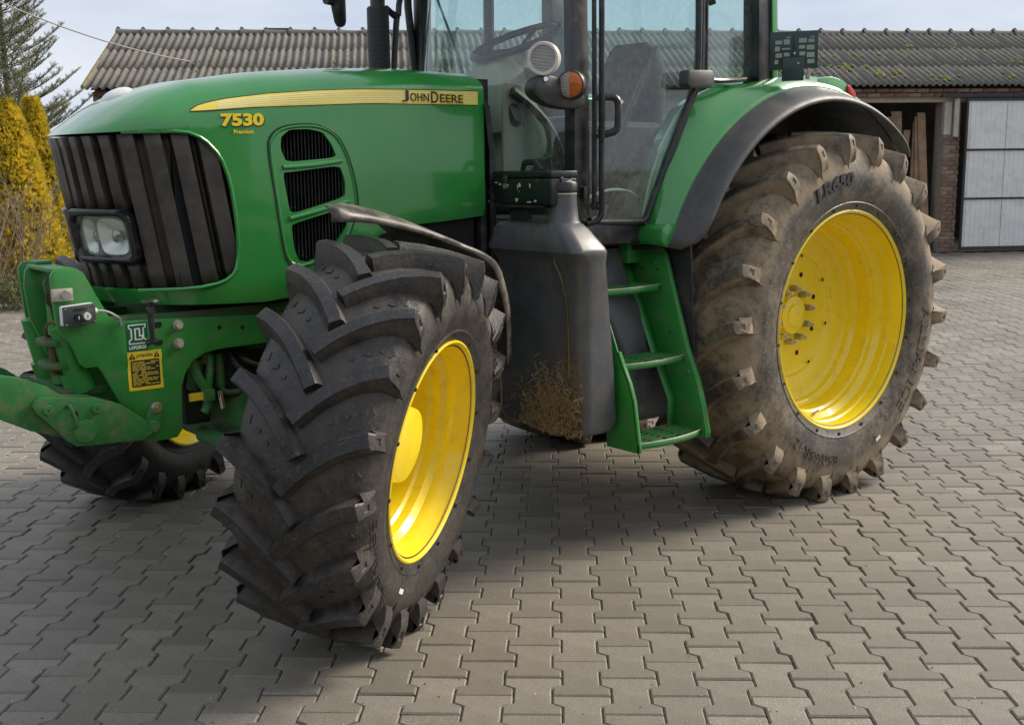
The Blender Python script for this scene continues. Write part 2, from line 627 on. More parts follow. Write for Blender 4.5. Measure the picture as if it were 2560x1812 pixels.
# ================================================================== THE SETTING
ground = MB().grid([[(x, y, -.04) for y in (-400, -20, 60, 500)] for x in (-400, -40, 60, 500)]).build('ground', 'far_ground', None, smooth=0)
tag(ground, kind='structure')

# ---- barn frame (needed to stop the paving at its wall)
PL = Vector((2.2557, 15.2839, 0))
BA = Vector((.828846, -.559478, 0))
BB = Vector((.559478, .828846, 0))


def bw(a, b, z):
    p = PL + BA * a + BB * b
    return Vector((p.x, p.y, z))


# ---- garden bed line (left background): beyond the kerb
GK0 = Vector((-6.0, 8.25, 0))
GK1 = Vector((1.55, 14.6, 0))
gkd = (GK1 - GK0).normalized()
gkn = Vector((-gkd.y, gkd.x, 0))

# ---- yard paving of interlocking double-T blocks
PU = Vector((cos(radians(-42.2)), sin(radians(-42.2)), 0))
PV = Vector((-PU.y, PU.x, 0))
PITCHU, LENV = .1590, .2545
U0, V0 = -.1714, -2.4485


def paver_outline(inset):
    L = LENV / 2 - .0023 - inset
    hw = .0942 - inset
    ww = .0611 - inset
    return [(-hw, -L), (hw, -L), (hw, -.074), (ww, -.052), (ww, .052), (hw, .074), (hw, L), (-hw, L), (-hw, .074), (-ww, .052), (-ww, -.052), (-hw, -.074)]


def paver_geo():
    o0 = paver_outline(0)
    o1 = paver_outline(.0055)
    n = len(o0)
    vs = [(x, y, -.018) for x, y in o0] + [(x, y, -.0055) for x, y in o0] + [(x, y, 0) for x, y in o1]
    fs = [tuple(range(2 * n, 3 * n))]
    for i in range(n):
        j = (i + 1) % n
        fs.append((i, j, n + j, n + i))
        fs.append((n + i, n + j, 2 * n + j, 2 * n + i))
    return vs, fs


PVS, PFS = paver_geo()


def to_px(p):
    d = Vector(p) - CAM
    z = d.dot(_f)
    if z < .2:
        return None
    return (1147 + 2509 * d.dot(_r2) / z, 812 - 2509 * d.dot(_u2) / z, z)


def in_poly(x, y, P):
    c = False
    for (x0, y0), (x1, y1) in zip(P, P[1:] + P[:1]):
        if (y0 > y) != (y1 > y) and x < (x1 - x0) * (y - y0) / (y1 - y0) + x0:
            c = not c
    return c


HIDE = [[(495, 1000), (500, 1250), (560, 1350), (700, 1430), (890, 1450), (1000, 1300), (1050, 1150), (1060, 800), (600, 700)],
        [(1530, 990), (1600, 1070), (1840, 1100), (1980, 1020), (2070, 830), (2100, 600), (1600, 500)],
        [(100, 960), (130, 1060), (300, 1110), (500, 1050), (510, 900)]]
cells = []
for k in range(-190, 190):
    for n in range(-130, 190):
        u = U0 + PITCHU * k
        v = V0 + LENV * (n + (.5 if k % 2 else 0))
        p = PU * u + PV * (v + LENV / 2)
        d = (p - CAM).dot(FWD)
        l = (p - CAM).dot(RGT)
        if d < 1.6 or d > 27 or abs(l) > .50 * d + 1.6:
            continue
        if (p - PL).dot(BB) > .05 and (p - PL).dot(BA) > -.3:
            continue
        if (p - GK0).dot(gkn) > -.08:
            continue
        cells.append(p)
ranked = []
for p in cells:
    q = to_px(p)
    if q and -20 < q[0] < 2314 and q[1] < 1640 and not any(in_poly(q[0], q[1], H) for H in HIDE):
        ranked.append((q[2], p.x, p.y, p))
ranked.sort(key=lambda t: t[:3])
near = set((t[1], t[2]) for t in ranked[:300])

# sand bed under the blocks
c0 = CAM + FWD * .8
yard = MB()
yard.add([CAM + FWD * a + RGT * b + Vector((0, 0, -.013 - CAM.z)) for a, b in ((1.2, -2.6), (1.2, 2.6), (28, 17), (28, -17))], [(0, 1, 2, 3)])
yard = yard.build('yard_paving', 'joint_sand', None, smooth=0)
tag(yard, kind='structure')


def paver_mesh(name, tone):
    me = bpy.data.meshes.new(name)
    me.from_pydata(PVS, [], PFS)
    me.materials.append(M['paver'])
    at = me.attributes.new('tone', 'FLOAT', 'POINT')
    at.data.foreach_set('value', [tone] * len(PVS))
    me.update()
    return me


variants = [paver_mesh('paver', t) for t in (.05, .2, .3, .42, .5, .58, .7, .82, .97)]
ang = radians(-42.2)
bv, bf, bt = [], [], []
rp = random.Random(11)
for p in cells:
    z = rp.gauss(0, .0016)
    tx, ty = rp.gauss(0, .007), rp.gauss(0, .007)
    rz = ang + rp.gauss(0, .004)
    tone = min(1, max(0, rp.gauss(.5, .22)))
    mt = Matrix.Translation((p.x, p.y, z)) @ Matrix.Rotation(rz, 4, 'Z') @ Matrix.Rotation(tx, 4, 'X') @ Matrix.Rotation(ty, 4, 'Y')
    if (p.x, p.y) in near:
        o = bpy.data.objects.new('paver', variants[int(tone * 8.99)])
        o.matrix_world = mt
        o.parent = yard
        COL.objects.link(o)
    else:
        b0 = len(bv)
        bv += [tuple(mt @ Vector(q)) for q in PVS]
        bf += [tuple(i + b0 for i in f) for f in PFS]
        bt += [tone] * len(PVS)
me = bpy.data.meshes.new('paver_field')
me.from_pydata(bv, [], bf)
me.materials.append(M['paver'])
me.attributes.new('tone', 'FLOAT', 'POINT').data.foreach_set('value', bt)
pf = bpy.data.objects.new('paver_field', me)
COL.objects.link(pf)
pf.parent = yard
tag(pf, kind='stuff')

# small grit, seeds and leaf bits lying on the blocks
pm('grit_pale', (.55, .50, .40), .8)
grit = MB()
rg = random.Random(5)
for i in range(420):
    d = 3.1 + 9 * rg.random() ** 1.8
    l = (rg.random() - .5) * .98 * d
    p = CAM + FWD * d + RGT * l
    s = rg.uniform(.0014, .0036) * (1 if rg.random() > .04 else 2.0)
    a = rg.random() * 6.3
    grit.add([(p.x + cos(a) * s * 1.6, p.y + sin(a) * s * 1.6, .0015), (p.x - sin(a) * s, p.y + cos(a) * s, .002), (p.x - cos(a) * s * 1.6, p.y - sin(a) * s * 1.6, .0015), (p.x + sin(a) * s, p.y - cos(a) * s, .002), (p.x, p.y, .002 + s * .9)],
             [(0, 1, 4), (1, 2, 4), (2, 3, 4), (3, 0, 4)], 0 if rg.random() < .4 else 1)
grit = grit.build('yard_grit', ['grit_pale', 'dry_leaf'], None, smooth=0)
tag(grit, 'pale grit, seeds and straw bits scattered on the paving', 'grit', kind='stuff')

# ---- barn
barn = empty('barn', bw(8, 0, 0), 'long low brick barn with mossy corrugated roof behind the tractor', 'barn')
BL = 21.0
EZ, EB, RZ, RB = 3.09, -.2, 4.28, 2.6
sl = Vector((RB - EB, RZ - EZ))
SLEN = sl.length
WV = .132
NW = 7
SW = WV * NW


def sheet_mesh():
    mb = MB()
    ln = SLEN / 3 + .10
    rows = []
    nseg = NW * 8 + 4
    for i in range(nseg + 1):
        x = i * WV / 8
        z = .024 * cos(2 * pi * x / WV)
        rows.append([(x, ln * t, z + .004 * sin(x * 3 + t * 4)) for t in (0, .5, 1)])
    mb.grid(rows)
    o = mb.build('roof_sheet', 'roof_sheet', None, smooth=50, solid=.008)
    me = o.data
    bpy.data.objects.remove(o)
    return me


sheet_me = sheet_mesh()
up = (bw(0, RB, RZ) - bw(0, EB, EZ)).normalized()
nrm = BA.cross(up).normalized()
rb_ = random.Random(3)
nsh = int(BL / SW) + 1
for r in range(3):
    for k in range(nsh):
        a0 = k * SW - .06
        o = bpy.data.objects.new('roof_sheet', sheet_me)
        base = bw(a0 + rb_.uniform(-.006, .006), EB, EZ) + up * (r * SLEN / 3 - .03 + rb_.uniform(-.012, .012)) + nrm * (.012 * r + .002 * (k % 2) + rb_.uniform(0, .004))
        tilt = Matrix.Rotation(.011, 3, 'X')
        rot = Matrix((BA, up, nrm)).transposed() @ tilt
        o.matrix_world = Matrix.Translation(base) @ rot.to_4x4()
        COL.objects.link(o)
        o.parent = barn
        o.matrix_parent_inverse = Matrix.Translation(barn.location).inverted()
# back slope
mb = MB()
mb.add([bw(-.05, RB, RZ - .03), bw(BL, RB, RZ - .03), bw(BL, 2 * RB - EB, EZ - .03), bw(-.05, 2 * RB - EB, EZ - .03)], [(0, 1, 2, 3)])
mb.build('back_roof', 'roof_sheet', barn, smooth=0, solid=.02)
# under-roof boards, so that no sky shows under the sheets
mb = MB()
mb.add([bw(.02, EB + .12, EZ - .03), bw(BL - .1, EB + .12, EZ - .03), bw(BL - .1, RB, RZ - .08), bw(.02, RB, RZ - .08)], [(0, 1, 2, 3)])
mb.build('roof_boarding', 'barn_dark', barn, smooth=0)
# verge strip on the left gable
mb = MB()
mb.tube([bw(-.07, EB - .02, EZ + .01), bw(-.07, (EB + RB) / 2, (EZ + RZ) / 2 + .02), bw(-.07, RB, RZ + .02)], .034, 8)
mb.build('verge_strip', 'roof_edge', barn)

# ridge tiles
mb = MB()
rows = []
for x, r in ((0, .118), (.03, .122), (.06, .112), (.25, .102), (.45, .098)):
    rows.append([(x, r * cos(radians(t)), r * sin(radians(t)) * 1.0 - .045) for t in range(0, 181, 18)])
mb.grid(rows)
# raised nib on the collar end
mb.add([(-.005, -.03, .07), (-.005, .03, .07), (.085, .03, .062), (.085, -.03, .062), (.025, -.014, .108), (.025, .014, .108), (.05, .014, .106), (.05, -.014, .106)], [(0, 1, 5, 4), (1, 2, 6, 5), (2, 3, 7, 6), (3, 0, 4, 7), (4, 5, 6, 7)])
ro = mb.build('ridge_tile', 'ridge_tile', None, smooth=40, recalc=True)
rme = ro.data
bpy.data.objects.remove(ro)
ntile = int(BL / .463)
for k in range(ntile):
    o = bpy.data.objects.new('ridge_tile', rme)
    rot = Matrix((BA, BB, Vector((0, 0, 1)))).transposed()
    o.matrix_world = Matrix.Translation(bw(k * .463 - .08, RB, RZ + .03 + rb_.uniform(-.008, .008))) @ rot.to_4x4() @ Matrix.Rotation(rb_.uniform(-.01, .01), 4, 'Z')
    COL.objects.link(o)
    o.parent = barn
    o.matrix_parent_inverse = Matrix.Translation(barn.location).inverted()

# moss cushions on the roof
mb = MB()
rm = random.Random(21)


def moss_at(a, t, s):
    c = bw(a, EB, EZ) + up * t + nrm * .02
    nr = rm.randint(5, 7)
    ring = []
    for j in range(nr):
        th = 2 * pi * j / nr
        ring.append(c + BA * (cos(th) * s * rm.uniform(.7, 1.3)) + up * (sin(th) * s * rm.uniform(.6, 1.0)) + nrm * .0)
    mid = [c + (q - c) * .62 + nrm * (s * rm.uniform(.35, .6)) for q in ring]
    top = c + nrm * (s * .7)
    fs = []
    for j in range(nr):
        j2 = (j + 1) % nr
        fs += [(j, j2, nr + j2, nr + j), (nr + j, nr + j2, 2 * nr)]
    mb.add(ring + mid + [top], fs)


for (a, t, n, sp, s) in ((12.0, .35, 26, .5, .05), (12.9, 1.55, 16, .22, .06), (12.5, .6, 12, .3, .05), (13.6, .95, 8, .2, .05), (14.3, .5, 10, .2, .055), (15.2, .35, 7, .2, .05), (14.0, 1.6, 6, .2, .045),
                         (15.0, 1.75, 8, .25, .04), (15.9, 2.2, 16, .4, .045), (16.3, .5, 7, .25, .045), (17.0, 1.2, 8, .4, .045), (11.4, .8, 12, .3, .05), (3.0, .6, 26, 1.2, .026), (4.6, .9, 22, .6, .03), (6.0, .8, 14, .8, .04), (1.8, 1.4, 14, 1.2, .02), (8.5, 1.0, 20, 2.0, .035), (17.8, .7, 9, .4, .05)):
    for _ in range(n):
        aa, tt = a + rm.gauss(0, sp), t + rm.gauss(0, sp * .35)
        if 0 < aa < BL and .1 < tt < SLEN - .15:
            moss_at(round(aa / WV) * WV + rm.uniform(-.03, .03), tt, s * rm.uniform(.5, 1.5))
mo = mb.build('moss', 'moss', barn, smooth=60)
tag(mo, kind='stuff')

# walls: gable, front pieces, back, inside floor
OPL, OPR = 12.6, 15.33      # open bay
mb = MB()


def wall_slab(a0, a1, b0, b1, z0, z1, mbx):
    vs = [bw(a, b, z) for a in (a0, a1) for b in (b0, b1) for z in (z0, z1)]
    mbx.add(vs, [(0, 1, 3, 2), (4, 6, 7, 5), (0, 4, 5, 1), (2, 3, 7, 6), (0, 2, 6, 4), (1, 5, 7, 3)])


wall_slab(.05, OPL, .12, .37, 0, 2.98, mb)
mb.build('front_wall', 'mortar', barn, smooth=0)
mb = MB()
wall_slab(OPL, BL, .14, .37, 2.80, 2.98, mb)
mb.build('lintel', 'plaster', barn, smooth=0)
mb = MB()
wall_slab(.0, .25, .37, 5.1, 0, 3.0, mb)
mb.add([bw(.02, .0, 2.98), bw(.02, 5.2, 2.98), bw(.02, 2.6, 4.14), bw(.22, .0, 2.98), bw(.22, 5.2, 2.98), bw(.22, 2.6, 4.14)], [(0, 1, 2), (3, 5, 4), (0, 3, 4, 1), (1, 4, 5, 2), (2, 5, 3, 0)])
mb.build('gable_wall', 'brick', barn, smooth=0)
mb = MB()
wall_slab(.25, BL, 4.85, 5.1, 0, 3.16, mb)
wall_slab(BL - .25, BL, .37, 4.85, 0, 3.0, mb)
wall_slab(11.2, 11.35, .37, 4.85, 0, 3.2, mb)
mb.build('rear_wall', 'barn_dark', barn, smooth=0)
mb = MB()
wall_slab(.3, BL - .3, .2, 4.85, -.02, .015, mb)
mb.build('barn_floor', 'barn_dark', barn, smooth=0)
# pillar between the open bay and the gate
mb = MB()
wall_slab(15.345, 15.66, .135, .5, 0, 2.80, mb)
mb.build('pillar', 'mortar', barn, smooth=0)
mb = MB()
wall_slab(15.33, 15.47, .10, .2, 2.2, 2.80, mb)
mb.build('plaster_patch', 'plaster', barn, smooth=0)
mb = MB()
mb.tube([bw(15.53, .05, 2.86), bw(15.53, .05, 2.16)], .06, 4)
mb.build('post_board', 'plaster', barn, smooth=0)

bm_ = MB()
bm_.box((0, 0, 0), (.245, .1, .064))
bo = bm_.build('brick', 'brick', None, smooth=0, bevel=.006, seg=1)
brick_a = bo.data
brick_b = brick_a.copy()
brick_b.materials[0] = M['brick_pale']
bpy.data.objects.remove(bo)
BROT = Matrix((BA, BB, Vector((0, 0, 1)))).transposed().to_4x4()


def brick(a, b, z, sx=1., rz=0.):
    o = bpy.data.objects.new('brick', brick_a if rb_.random() < .72 else brick_b)
    o.matrix_world = Matrix.Translation(bw(a, b + rb_.uniform(-.006, .004), z)) @ BROT @ Matrix.Rotation(rz + rb_.uniform(-.01, .01), 4, 'Z') @ Matrix.Diagonal((sx, 1, 1, 1))
    COL.objects.link(o)
    o.parent = barn
    o.matrix_parent_inverse = Matrix.Translation(barn.location).inverted()


for i in range(28):                      # pillar courses
    z = .04 + i * .077
    if i % 2:
        brick(15.345 + .12, .17, z, .96)
        brick(15.345 + .285, .17, z, .30)
    else:
        brick(15.345 + .058, .17, z, .46)
        brick(15.345 + .20, .17, z, .60) if i % 4 else brick(15.345 + .215, .17, z, .74)
for (a0, a1) in ((.05, 1.9), (11.6, 18.4)):      # corbelled cornice under the eaves
    for row, (bb, zz) in enumerate(((.02, 3.0), (.055, 2.92))):
        a = a0 + (.12 if row else 0)
        while a < a1:
            brick(a + .125, bb, zz, 1.0)
            a += .258
a = .16
for i in range(4):                        # top courses of the wall by the gable
    for k in range(7):
        brick(.17 + k * .258 + (.12 if i % 2 else 0), .11, 2.84 - i * .077)
mb = MB()
wall_slab(1.95, 11.55, .0, .2, 2.9, 3.03, mb)
mb.build('cornice', 'brick', barn, smooth=0)
mb = MB()
wall_slab(.02, BL, .06, .4, 2.88, 3.04, mb)
mb.build('cornice_core', 'mortar', barn, smooth=0)

# chimney
mb = MB()
wall_slab(2.72, 3.12, 2.7, 3.1, 3.9, 4.37, mb)
ch = mb.build('chimney', 'brick', barn, smooth=0)
mb = MB()
wall_slab(2.68, 3.17, 2.66, 3.14, 4.37, 4.41, mb)
mb.build('chimney_cap', 'ridge_tile', ch, smooth=0)

# sheet metal sliding gate: three tall panels per leaf between dark rails
gate = empty('barn_gate', bw(17.4, -.03, 0), 'pale grey ribbed metal sliding gate with dark frame, on the barn', 'gate')
GL, GR, GZ0, GZ1 = 15.66, 19.6, .06, 2.86
mb = MB()
for (a0, a1, z0, z1) in ((GL + .015, GL + .055, GZ0, GZ1), (GR - .055, GR - .015, GZ0, GZ1), (GL + .055, GR - .055, GZ0, GZ0 + .06), (GL + .055, GR - .055, GZ1 - .05, GZ1), (GL + .055, GR - .055, 1.905, 1.93), (GL + .055, GR - .055, 1.005, 1.03)):
    wall_slab(a0, a1, -.07, -.02, z0, z1, mb)
mb.build('gate_frame', 'gate_frame', gate, smooth=0, bevel=.004, seg=1)
mb = MB()
wall_slab(15.2, BL, -.06, .06, 2.875, 2.93, mb)
mb.build('gate_rail', 'gate_frame', barn, smooth=0)
for (z0, z1) in ((GZ0 + .06, 1.0), (1.035, 1.90), (1.935, GZ1 - .05)):
    for k in range(5):
        a0 = GL + .055 + k * .766
        a1 = min(a0 + .76, GR - .055)
        mb = MB()
        rows = []
        n = int((a1 - a0) / .0125)
        for i in range(n + 1):
            a = a0 + (a1 - a0) * i / n
            ph = (a % .1) / .1
            b = -.03 if ph < .7 else -.042
            rows.append([bw(a, b, z0 + .002), bw(a, b, z1 - .002)])
        mb.grid(rows)
        mb.build('panel', 'gate_sheet', gate, smooth=0, solid=.004)

# old boards leaning inside the bay
BOARDS = ((15.16, .15, -.10, 2.62, 'board at the brick pillar, nearly upright in the open barn bay'), (15.02, .17, -.02, 2.55, 'wide old brown board, second from the pillar in the barn bay'), (14.86, .14, .07, 2.45, 'brown board third from the pillar, leaning towards it'),
          (14.66, .20, -.06, 2.65, 'widest brown board, in the middle of the leaning row in the bay'), (14.50, .12, .16, 2.3, 'narrow board crossing the others at a slant in the bay'), (14.34, .15, .03, 2.55, 'board left of the slanted one in the barn bay'),
          (14.16, .12, .10, 2.2, 'short dark board, second from the left end of the row'), (13.98, .13, .12, 2.45, 'leftmost leaning board in the open barn bay'))
for i, (a, w, lean, tp, lab) in enumerate(BOARDS):
    mb = MB()
    b0 = .22 + .035 * (i % 4)
    vs = []
    for (aa, zz) in ((a - w / 2, .02), (a + w / 2, .02), (a + w / 2 + lean * 1.5, tp), (a - w / 2 + lean * 1.5, tp)):
        for bb in (0, .03):
            vs.append(bw(aa, b0 + bb + zz * .06, zz))
    mb.add(vs, [(0, 2, 4, 6), (1, 7, 5, 3), (0, 1, 3, 2), (2, 3, 5, 4), (4, 5, 7, 6), (6, 7, 1, 0)])
    o = mb.build('plank', 'old_plank', None, smooth=0)
    tag(o, lab, 'plank', 'boards leaning in the barn bay')

# ---- garden bed, kerb
bed = MB()
bed.add([GK0 + gkn * .0 + Vector((0, 0, .03)), GK1 + Vector((0, 0, .03)), GK1 + gkd * 1 + gkn * 9 + Vector((0, 0, .06)), GK0 - gkd * 6 + gkn * 9 + Vector((0, 0, .06)), GK0 - gkd * 6 + Vector((0, 0, .03))], [(0, 1, 2, 3, 4)])
bed = bed.build('garden_bed', 'soil', None, smooth=0)
tag(bed, kind='structure')
kerb = empty('kerb', GK0, 'low pale concrete kerb edging the garden bed at left', 'kerb')
nk = 12
for i in range(nk):
    c = GK1 - gkd * (.5 + i * .8)
    mb = MB()
    mb.box((0, 0, 0), (.79, .09, .18), Matrix.Rotation(atan2(gkd.y, gkd.x), 3, 'Z'))
    mb.v = [(x + c.x, y + c.y, z + .03) for x, y, z in mb.v]
    mb.build('kerb_stone', 'kerb_stone', kerb, smooth=0, bevel=.012)


def leaf_cloud(name, mat, quads, parent, kind=None):
    """quads: list of (centre, dir, side, length, width, tone) -> one mesh of pointed leaf blades"""
    vs, fs, tn = [], [], []
    for c, d, s, L, w, t in quads:
        b = len(vs)
        vs += [c, c + d * (L * .45) + s * w, c + d * L, c + d * (L * .45) - s * w]
        fs.append((b, b + 1, b + 2, b + 3))
        tn += [t] * 4
    me = bpy.data.meshes.new(name)
    me.from_pydata([tuple(v) for v in vs], [], fs)
    me.materials.append(M[mat])
    me.attributes.new('tone', 'FLOAT', 'POINT').data.foreach_set('value', tn)
    o = bpy.data.objects.new(name, me)
    COL.objects.link(o)
    attach(o, parent)
    if kind:
        o['kind'] = kind
    return o


def rdir(r):
    while True:
        v = Vector((r.uniform(-1, 1), r.uniform(-1, 1), r.uniform(-1, 1)))
        if .05 < v.length < 1:
            return v.normalized()


# ---- spruce
def spruce(base, h, r0, seed, label):
    r = random.Random(seed)
    t = empty('spruce_tree', base, label, 'tree')
    mb = MB()
    mb.tube([base, base + Vector((.02, .01, h * .5)), base + Vector((0, 0, h))], [.10, .055, .012], 8)
    mb.build('trunk', 'bark', t)
    br = MB()
    quads = []

    def shoot(a, d, L, rad, t0):
        """one bottle-brush shoot"""
        n = max(8, int(L / .007))
        sd = d.cross(rdir(r)).normalized()
        for i in range(n):
            p = a + d * (L * i / n)
            th = i * 2.4
            s = (sd * cos(th) + d.cross(sd) * sin(th)).normalized()
            dd = (d * .75 + s * .75).normalized()
            quads.append((p, dd, s.cross(d).normalized(), rad * r.uniform(.8, 1.2), .0050, min(1, max(0, t0 + r.gauss(0, .12) + .22 * i / n))))

    z = .35
    while z < h - .05:
        f = (z / h)
        reach = (r0 * (1 - f) ** .85 + .10) * r.uniform(.85, 1.12)
        nb = r.randint(7, 9)
        a0 = r.random() * 6.3
        for k in range(nb):
            az = a0 + 2 * pi * k / nb + r.uniform(-.25, .25)
            rise = .10 + .55 * f + r.uniform(-.1, .1)
            o = base + Vector((0, 0, z + r.uniform(-.05, .05)))
            pts = []
            L = reach * r.uniform(.8, 1.1)
            for j in range(6):
                q = j / 5
                pts.append(o + Vector((cos(az) * L * q, sin(az) * L * q, L * (rise * q - .25 * q + .42 * q * q))))
            br.tube(pts, [.016 * (1 - .75 * j / 5) * (.5 + .6 * (1 - f)) for j in range(6)], 5)
            # side shoots
            ns = max(5, int(L / .07))
            for j in range(ns):
                q = .22 + .78 * (j + r.random() * .6) / ns
                i0 = min(4, int(q * 5))
                a = pts[i0].lerp(pts[i0 + 1], q * 5 - i0)
                bd = (pts[i0 + 1] - pts[i0]).normalized()
                sd = bd.cross(Vector((0, 0, 1))).normalized() * (1 if j % 2 else -1)
                d = (bd * r.uniform(.7, 1.0) + sd * r.uniform(.45, .9) + Vector((0, 0, r.uniform(.1, .55)))).normalized()
                l2 = r.uniform(.14, .30) * (.6 + .6 * (1 - q)) * (.7 + .5 * (1 - f))
                br.tube([a, a + d * l2], [.004, .0022], 4)
                shoot(a, d, l2, .040, .42)
                if l2 > .13:
                    for s2 in (-1, 1):
                        d2 = (d + d.cross(Vector((0, 0, 1))).normalized() * s2 * .8 + Vector((0, 0, .2))).normalized()
                        b2 = a + d * l2 * r.uniform(.3, .6)
                        shoot(b2, d2, l2 * .6, .038, .45)
            shoot(pts[3], (pts[5] - pts[3]).normalized(), (pts[5] - pts[3]).length * 1.1, .040, .5)
        z += r.uniform(.17, .25) * (.75 + .4 * (1 - f))
    shoot(base + Vector((0, 0, h - .25)), Vector((0, 0, 1)), .35, .038, .5)
    br.build('branches', 'bark', t, smooth=0, recalc=False)
    leaf_cloud('needles', 'spruce_needle', quads, t)
    return t


SPB = CAM + FWD * 18.60 + RGT * -8.118 + Vector((0, 0, .04 - CAM.z))
spruce(SPB, 5.6, 1.75, 4, 'tall sparse grey-green spruce behind the golden conifers at left')


# ---- golden thujas
def thuja(base, h, rmax, seed, label, npl, gold):
    r = random.Random(seed)
    t = empty('golden_thuja', base, label, 'conifer', 'golden conifers in the garden bed')
    mb = MB()
    mb.tube([base, base + Vector((0, 0, h * .9))], [.07, .015], 7)
    mb.build('trunk', 'bark', t)
    quads = []
    for i in range(npl):
        f = r.random() ** .85
        z = .05 + f * (h - .08)
        prof = rmax * (1.03 - f) ** .60 * (.85 + .15 * min(1, f * 6))
        az = r.random() * 2 * pi
        bumpy = 1 + .10 * noise.noise(Vector((cos(az) * 2.4, sin(az) * 2.4, z * 3.2)) + base) + .09 * noise.noise(Vector((cos(az) * 7, sin(az) * 7, z * 9)))
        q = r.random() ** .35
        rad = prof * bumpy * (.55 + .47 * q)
        c = base + Vector((cos(az) * rad, sin(az) * rad, z))
        out = Vector((cos(az), sin(az), 0))
        d0 = (out * r.uniform(.35, .9) + Vector((0, 0, r.uniform(.5, 1.1))) + rdir(r) * .3).normalized()
        side = d0.cross(out).normalized()
        side = (side * cos(r.random() * 3.1) + d0.cross(side) * sin(r.random() * 3.1)).normalized()
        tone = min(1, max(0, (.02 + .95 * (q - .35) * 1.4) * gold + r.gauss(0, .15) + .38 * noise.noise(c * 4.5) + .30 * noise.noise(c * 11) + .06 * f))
        # a small fan of scale leaves
        for w in (-.55, -.2, .15, .5):
            dd = (d0 + side * w * .9).normalized()
            quads.append((c, dd, side.cross(dd).cross(dd).normalized() * 1.0, r.uniform(.045, .085), .0075, min(1, max(0, tone + r.gauss(0, .06)))))
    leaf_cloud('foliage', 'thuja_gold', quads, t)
    return t


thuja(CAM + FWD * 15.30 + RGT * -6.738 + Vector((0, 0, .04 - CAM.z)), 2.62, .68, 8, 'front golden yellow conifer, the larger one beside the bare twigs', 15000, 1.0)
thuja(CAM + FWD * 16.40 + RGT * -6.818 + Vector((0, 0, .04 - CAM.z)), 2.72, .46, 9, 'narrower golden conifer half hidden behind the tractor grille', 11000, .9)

# ---- low evergreen bush under the conifers
LBC = Vector((0,0,0))
LBC = CAM + FWD * 14.20 + RGT * -6.095 + Vector((0, 0, .04 - CAM.z))
hb = empty('low_bush', LBC, 'low dark green bush at the foot of the golden conifer', 'bush')
r = random.Random(15)
quads = []
tw = MB()
for i in range(60):
    a = Vector((LBC.x + r.gauss(0, .25), LBC.y + r.gauss(0, .15), .05))
    d = (rdir(r) + Vector((0, 0, .9))).normalized()
    e = a + Vector((d.x * .5, d.y * .5, abs(d.z) * .42))
    tw.tube([a, a.lerp(e, .5) + Vector((0, 0, .04)), e], [.006, .004, .002], 4)
    for k in range(60):
        c = a.lerp(e, r.uniform(.3, 1.05)) + rdir(r) * r.uniform(.02, .10)
        dd = (rdir(r) + Vector((0, 0, .4))).normalized()
        quads.append((c, dd, dd.cross(rdir(r)).normalized(), r.uniform(.03, .055), .010, min(1, max(0, r.gauss(.45, .25)))))
tw.build('stems', 'twig', hb, smooth=0, recalc=False)
leaf_cloud('foliage', 'hedge_leaf', quads, hb)

# ---- bare shrub in front
SHC = CAM + FWD * 14.30 + RGT * -6.566 + Vector((0, 0, .04 - CAM.z))
sh = empty('bare_shrub', SHC, 'bare pale-twigged shrub at the left edge in front of the golden conifer', 'shrub')
r = random.Random(31)
tw = MB()


def twig(a, d, L, rad, lev):
    n = 4
    pts = [a]
    p = a
    for i in range(n):
        d = (d + rdir(r) * .16 + Vector((0, 0, .06))).normalized()
        p = p + d * (L / n)
        pts.append(p)
    tw.tube(pts, [rad * (1 - .7 * i / n) for i in range(n + 1)], 5)
    if lev:
        for k in range(r.randint(3, 5)):
            i0 = r.randint(1, n)
            d2 = (d + rdir(r) * .75 + Vector((0, 0, .1))).normalized()
            twig(pts[i0], d2, L * r.uniform(.45, .7), rad * .55, lev - 1)


for k in range(9):
    d = Vector((r.gauss(.25, .4), r.gauss(-.1, .35), 1)).normalized()
    twig(Vector((SHC.x + r.gauss(0, .08), SHC.y + r.gauss(0, .08), .03)), d, r.uniform(.8, 1.2), .015, 3)
tw.build('twigs', 'twig', sh, smooth=60, recalc=False)

# ---- leaf litter
r = random.Random(77)
quads = []
for i in range(1500):
    p = GK1 - gkd * r.uniform(0, 7) + gkn * (r.random() ** 1.5 * 2.4 + .06)
    d = Vector((r.uniform(-1, 1), r.uniform(-1, 1), r.uniform(-.1, .5))).normalized()
    quads.append((Vector((p.x, p.y, .05)), d, d.cross(rdir(r)).normalized(), r.uniform(.03, .07), .014, r.random()))
for i in range(60):
    p = GK1 - gkd * r.uniform(0, 7) - gkn * (r.random() ** 2 * 1.2 + .06)
    d = Vector((r.uniform(-1, 1), r.uniform(-1, 1), r.uniform(-.05, .2))).normalized()
    quads.append((Vector((p.x, p.y, .012)), d, d.cross(rdir(r)).normalized(), r.uniform(.03, .06), .012, r.random()))
lt = leaf_cloud('leaf_litter', 'dry_leaf', quads, None, 'stuff')
tag(lt, 'dry brown fallen leaves under the conifers', 'leaves')

# ---- overhead wire from the left to the barn roof
mb = MB()
A_, B_ = Vector((-1.6, 12.0, 4.6)), bw(1.55, .9, 3.62)
pts = []
for i in range(25):
    q = i / 24
    p = A_.lerp(B_, q)
    p.z -= .22 * 4 * q * (1 - q)
    pts.append(p)
mb.tube(pts, .011, 6)
wire = mb.build('overhead_wire', 'wire', None)
tag(wire, 'thin overhead wire sagging from upper left to the barn roof', 'wire')

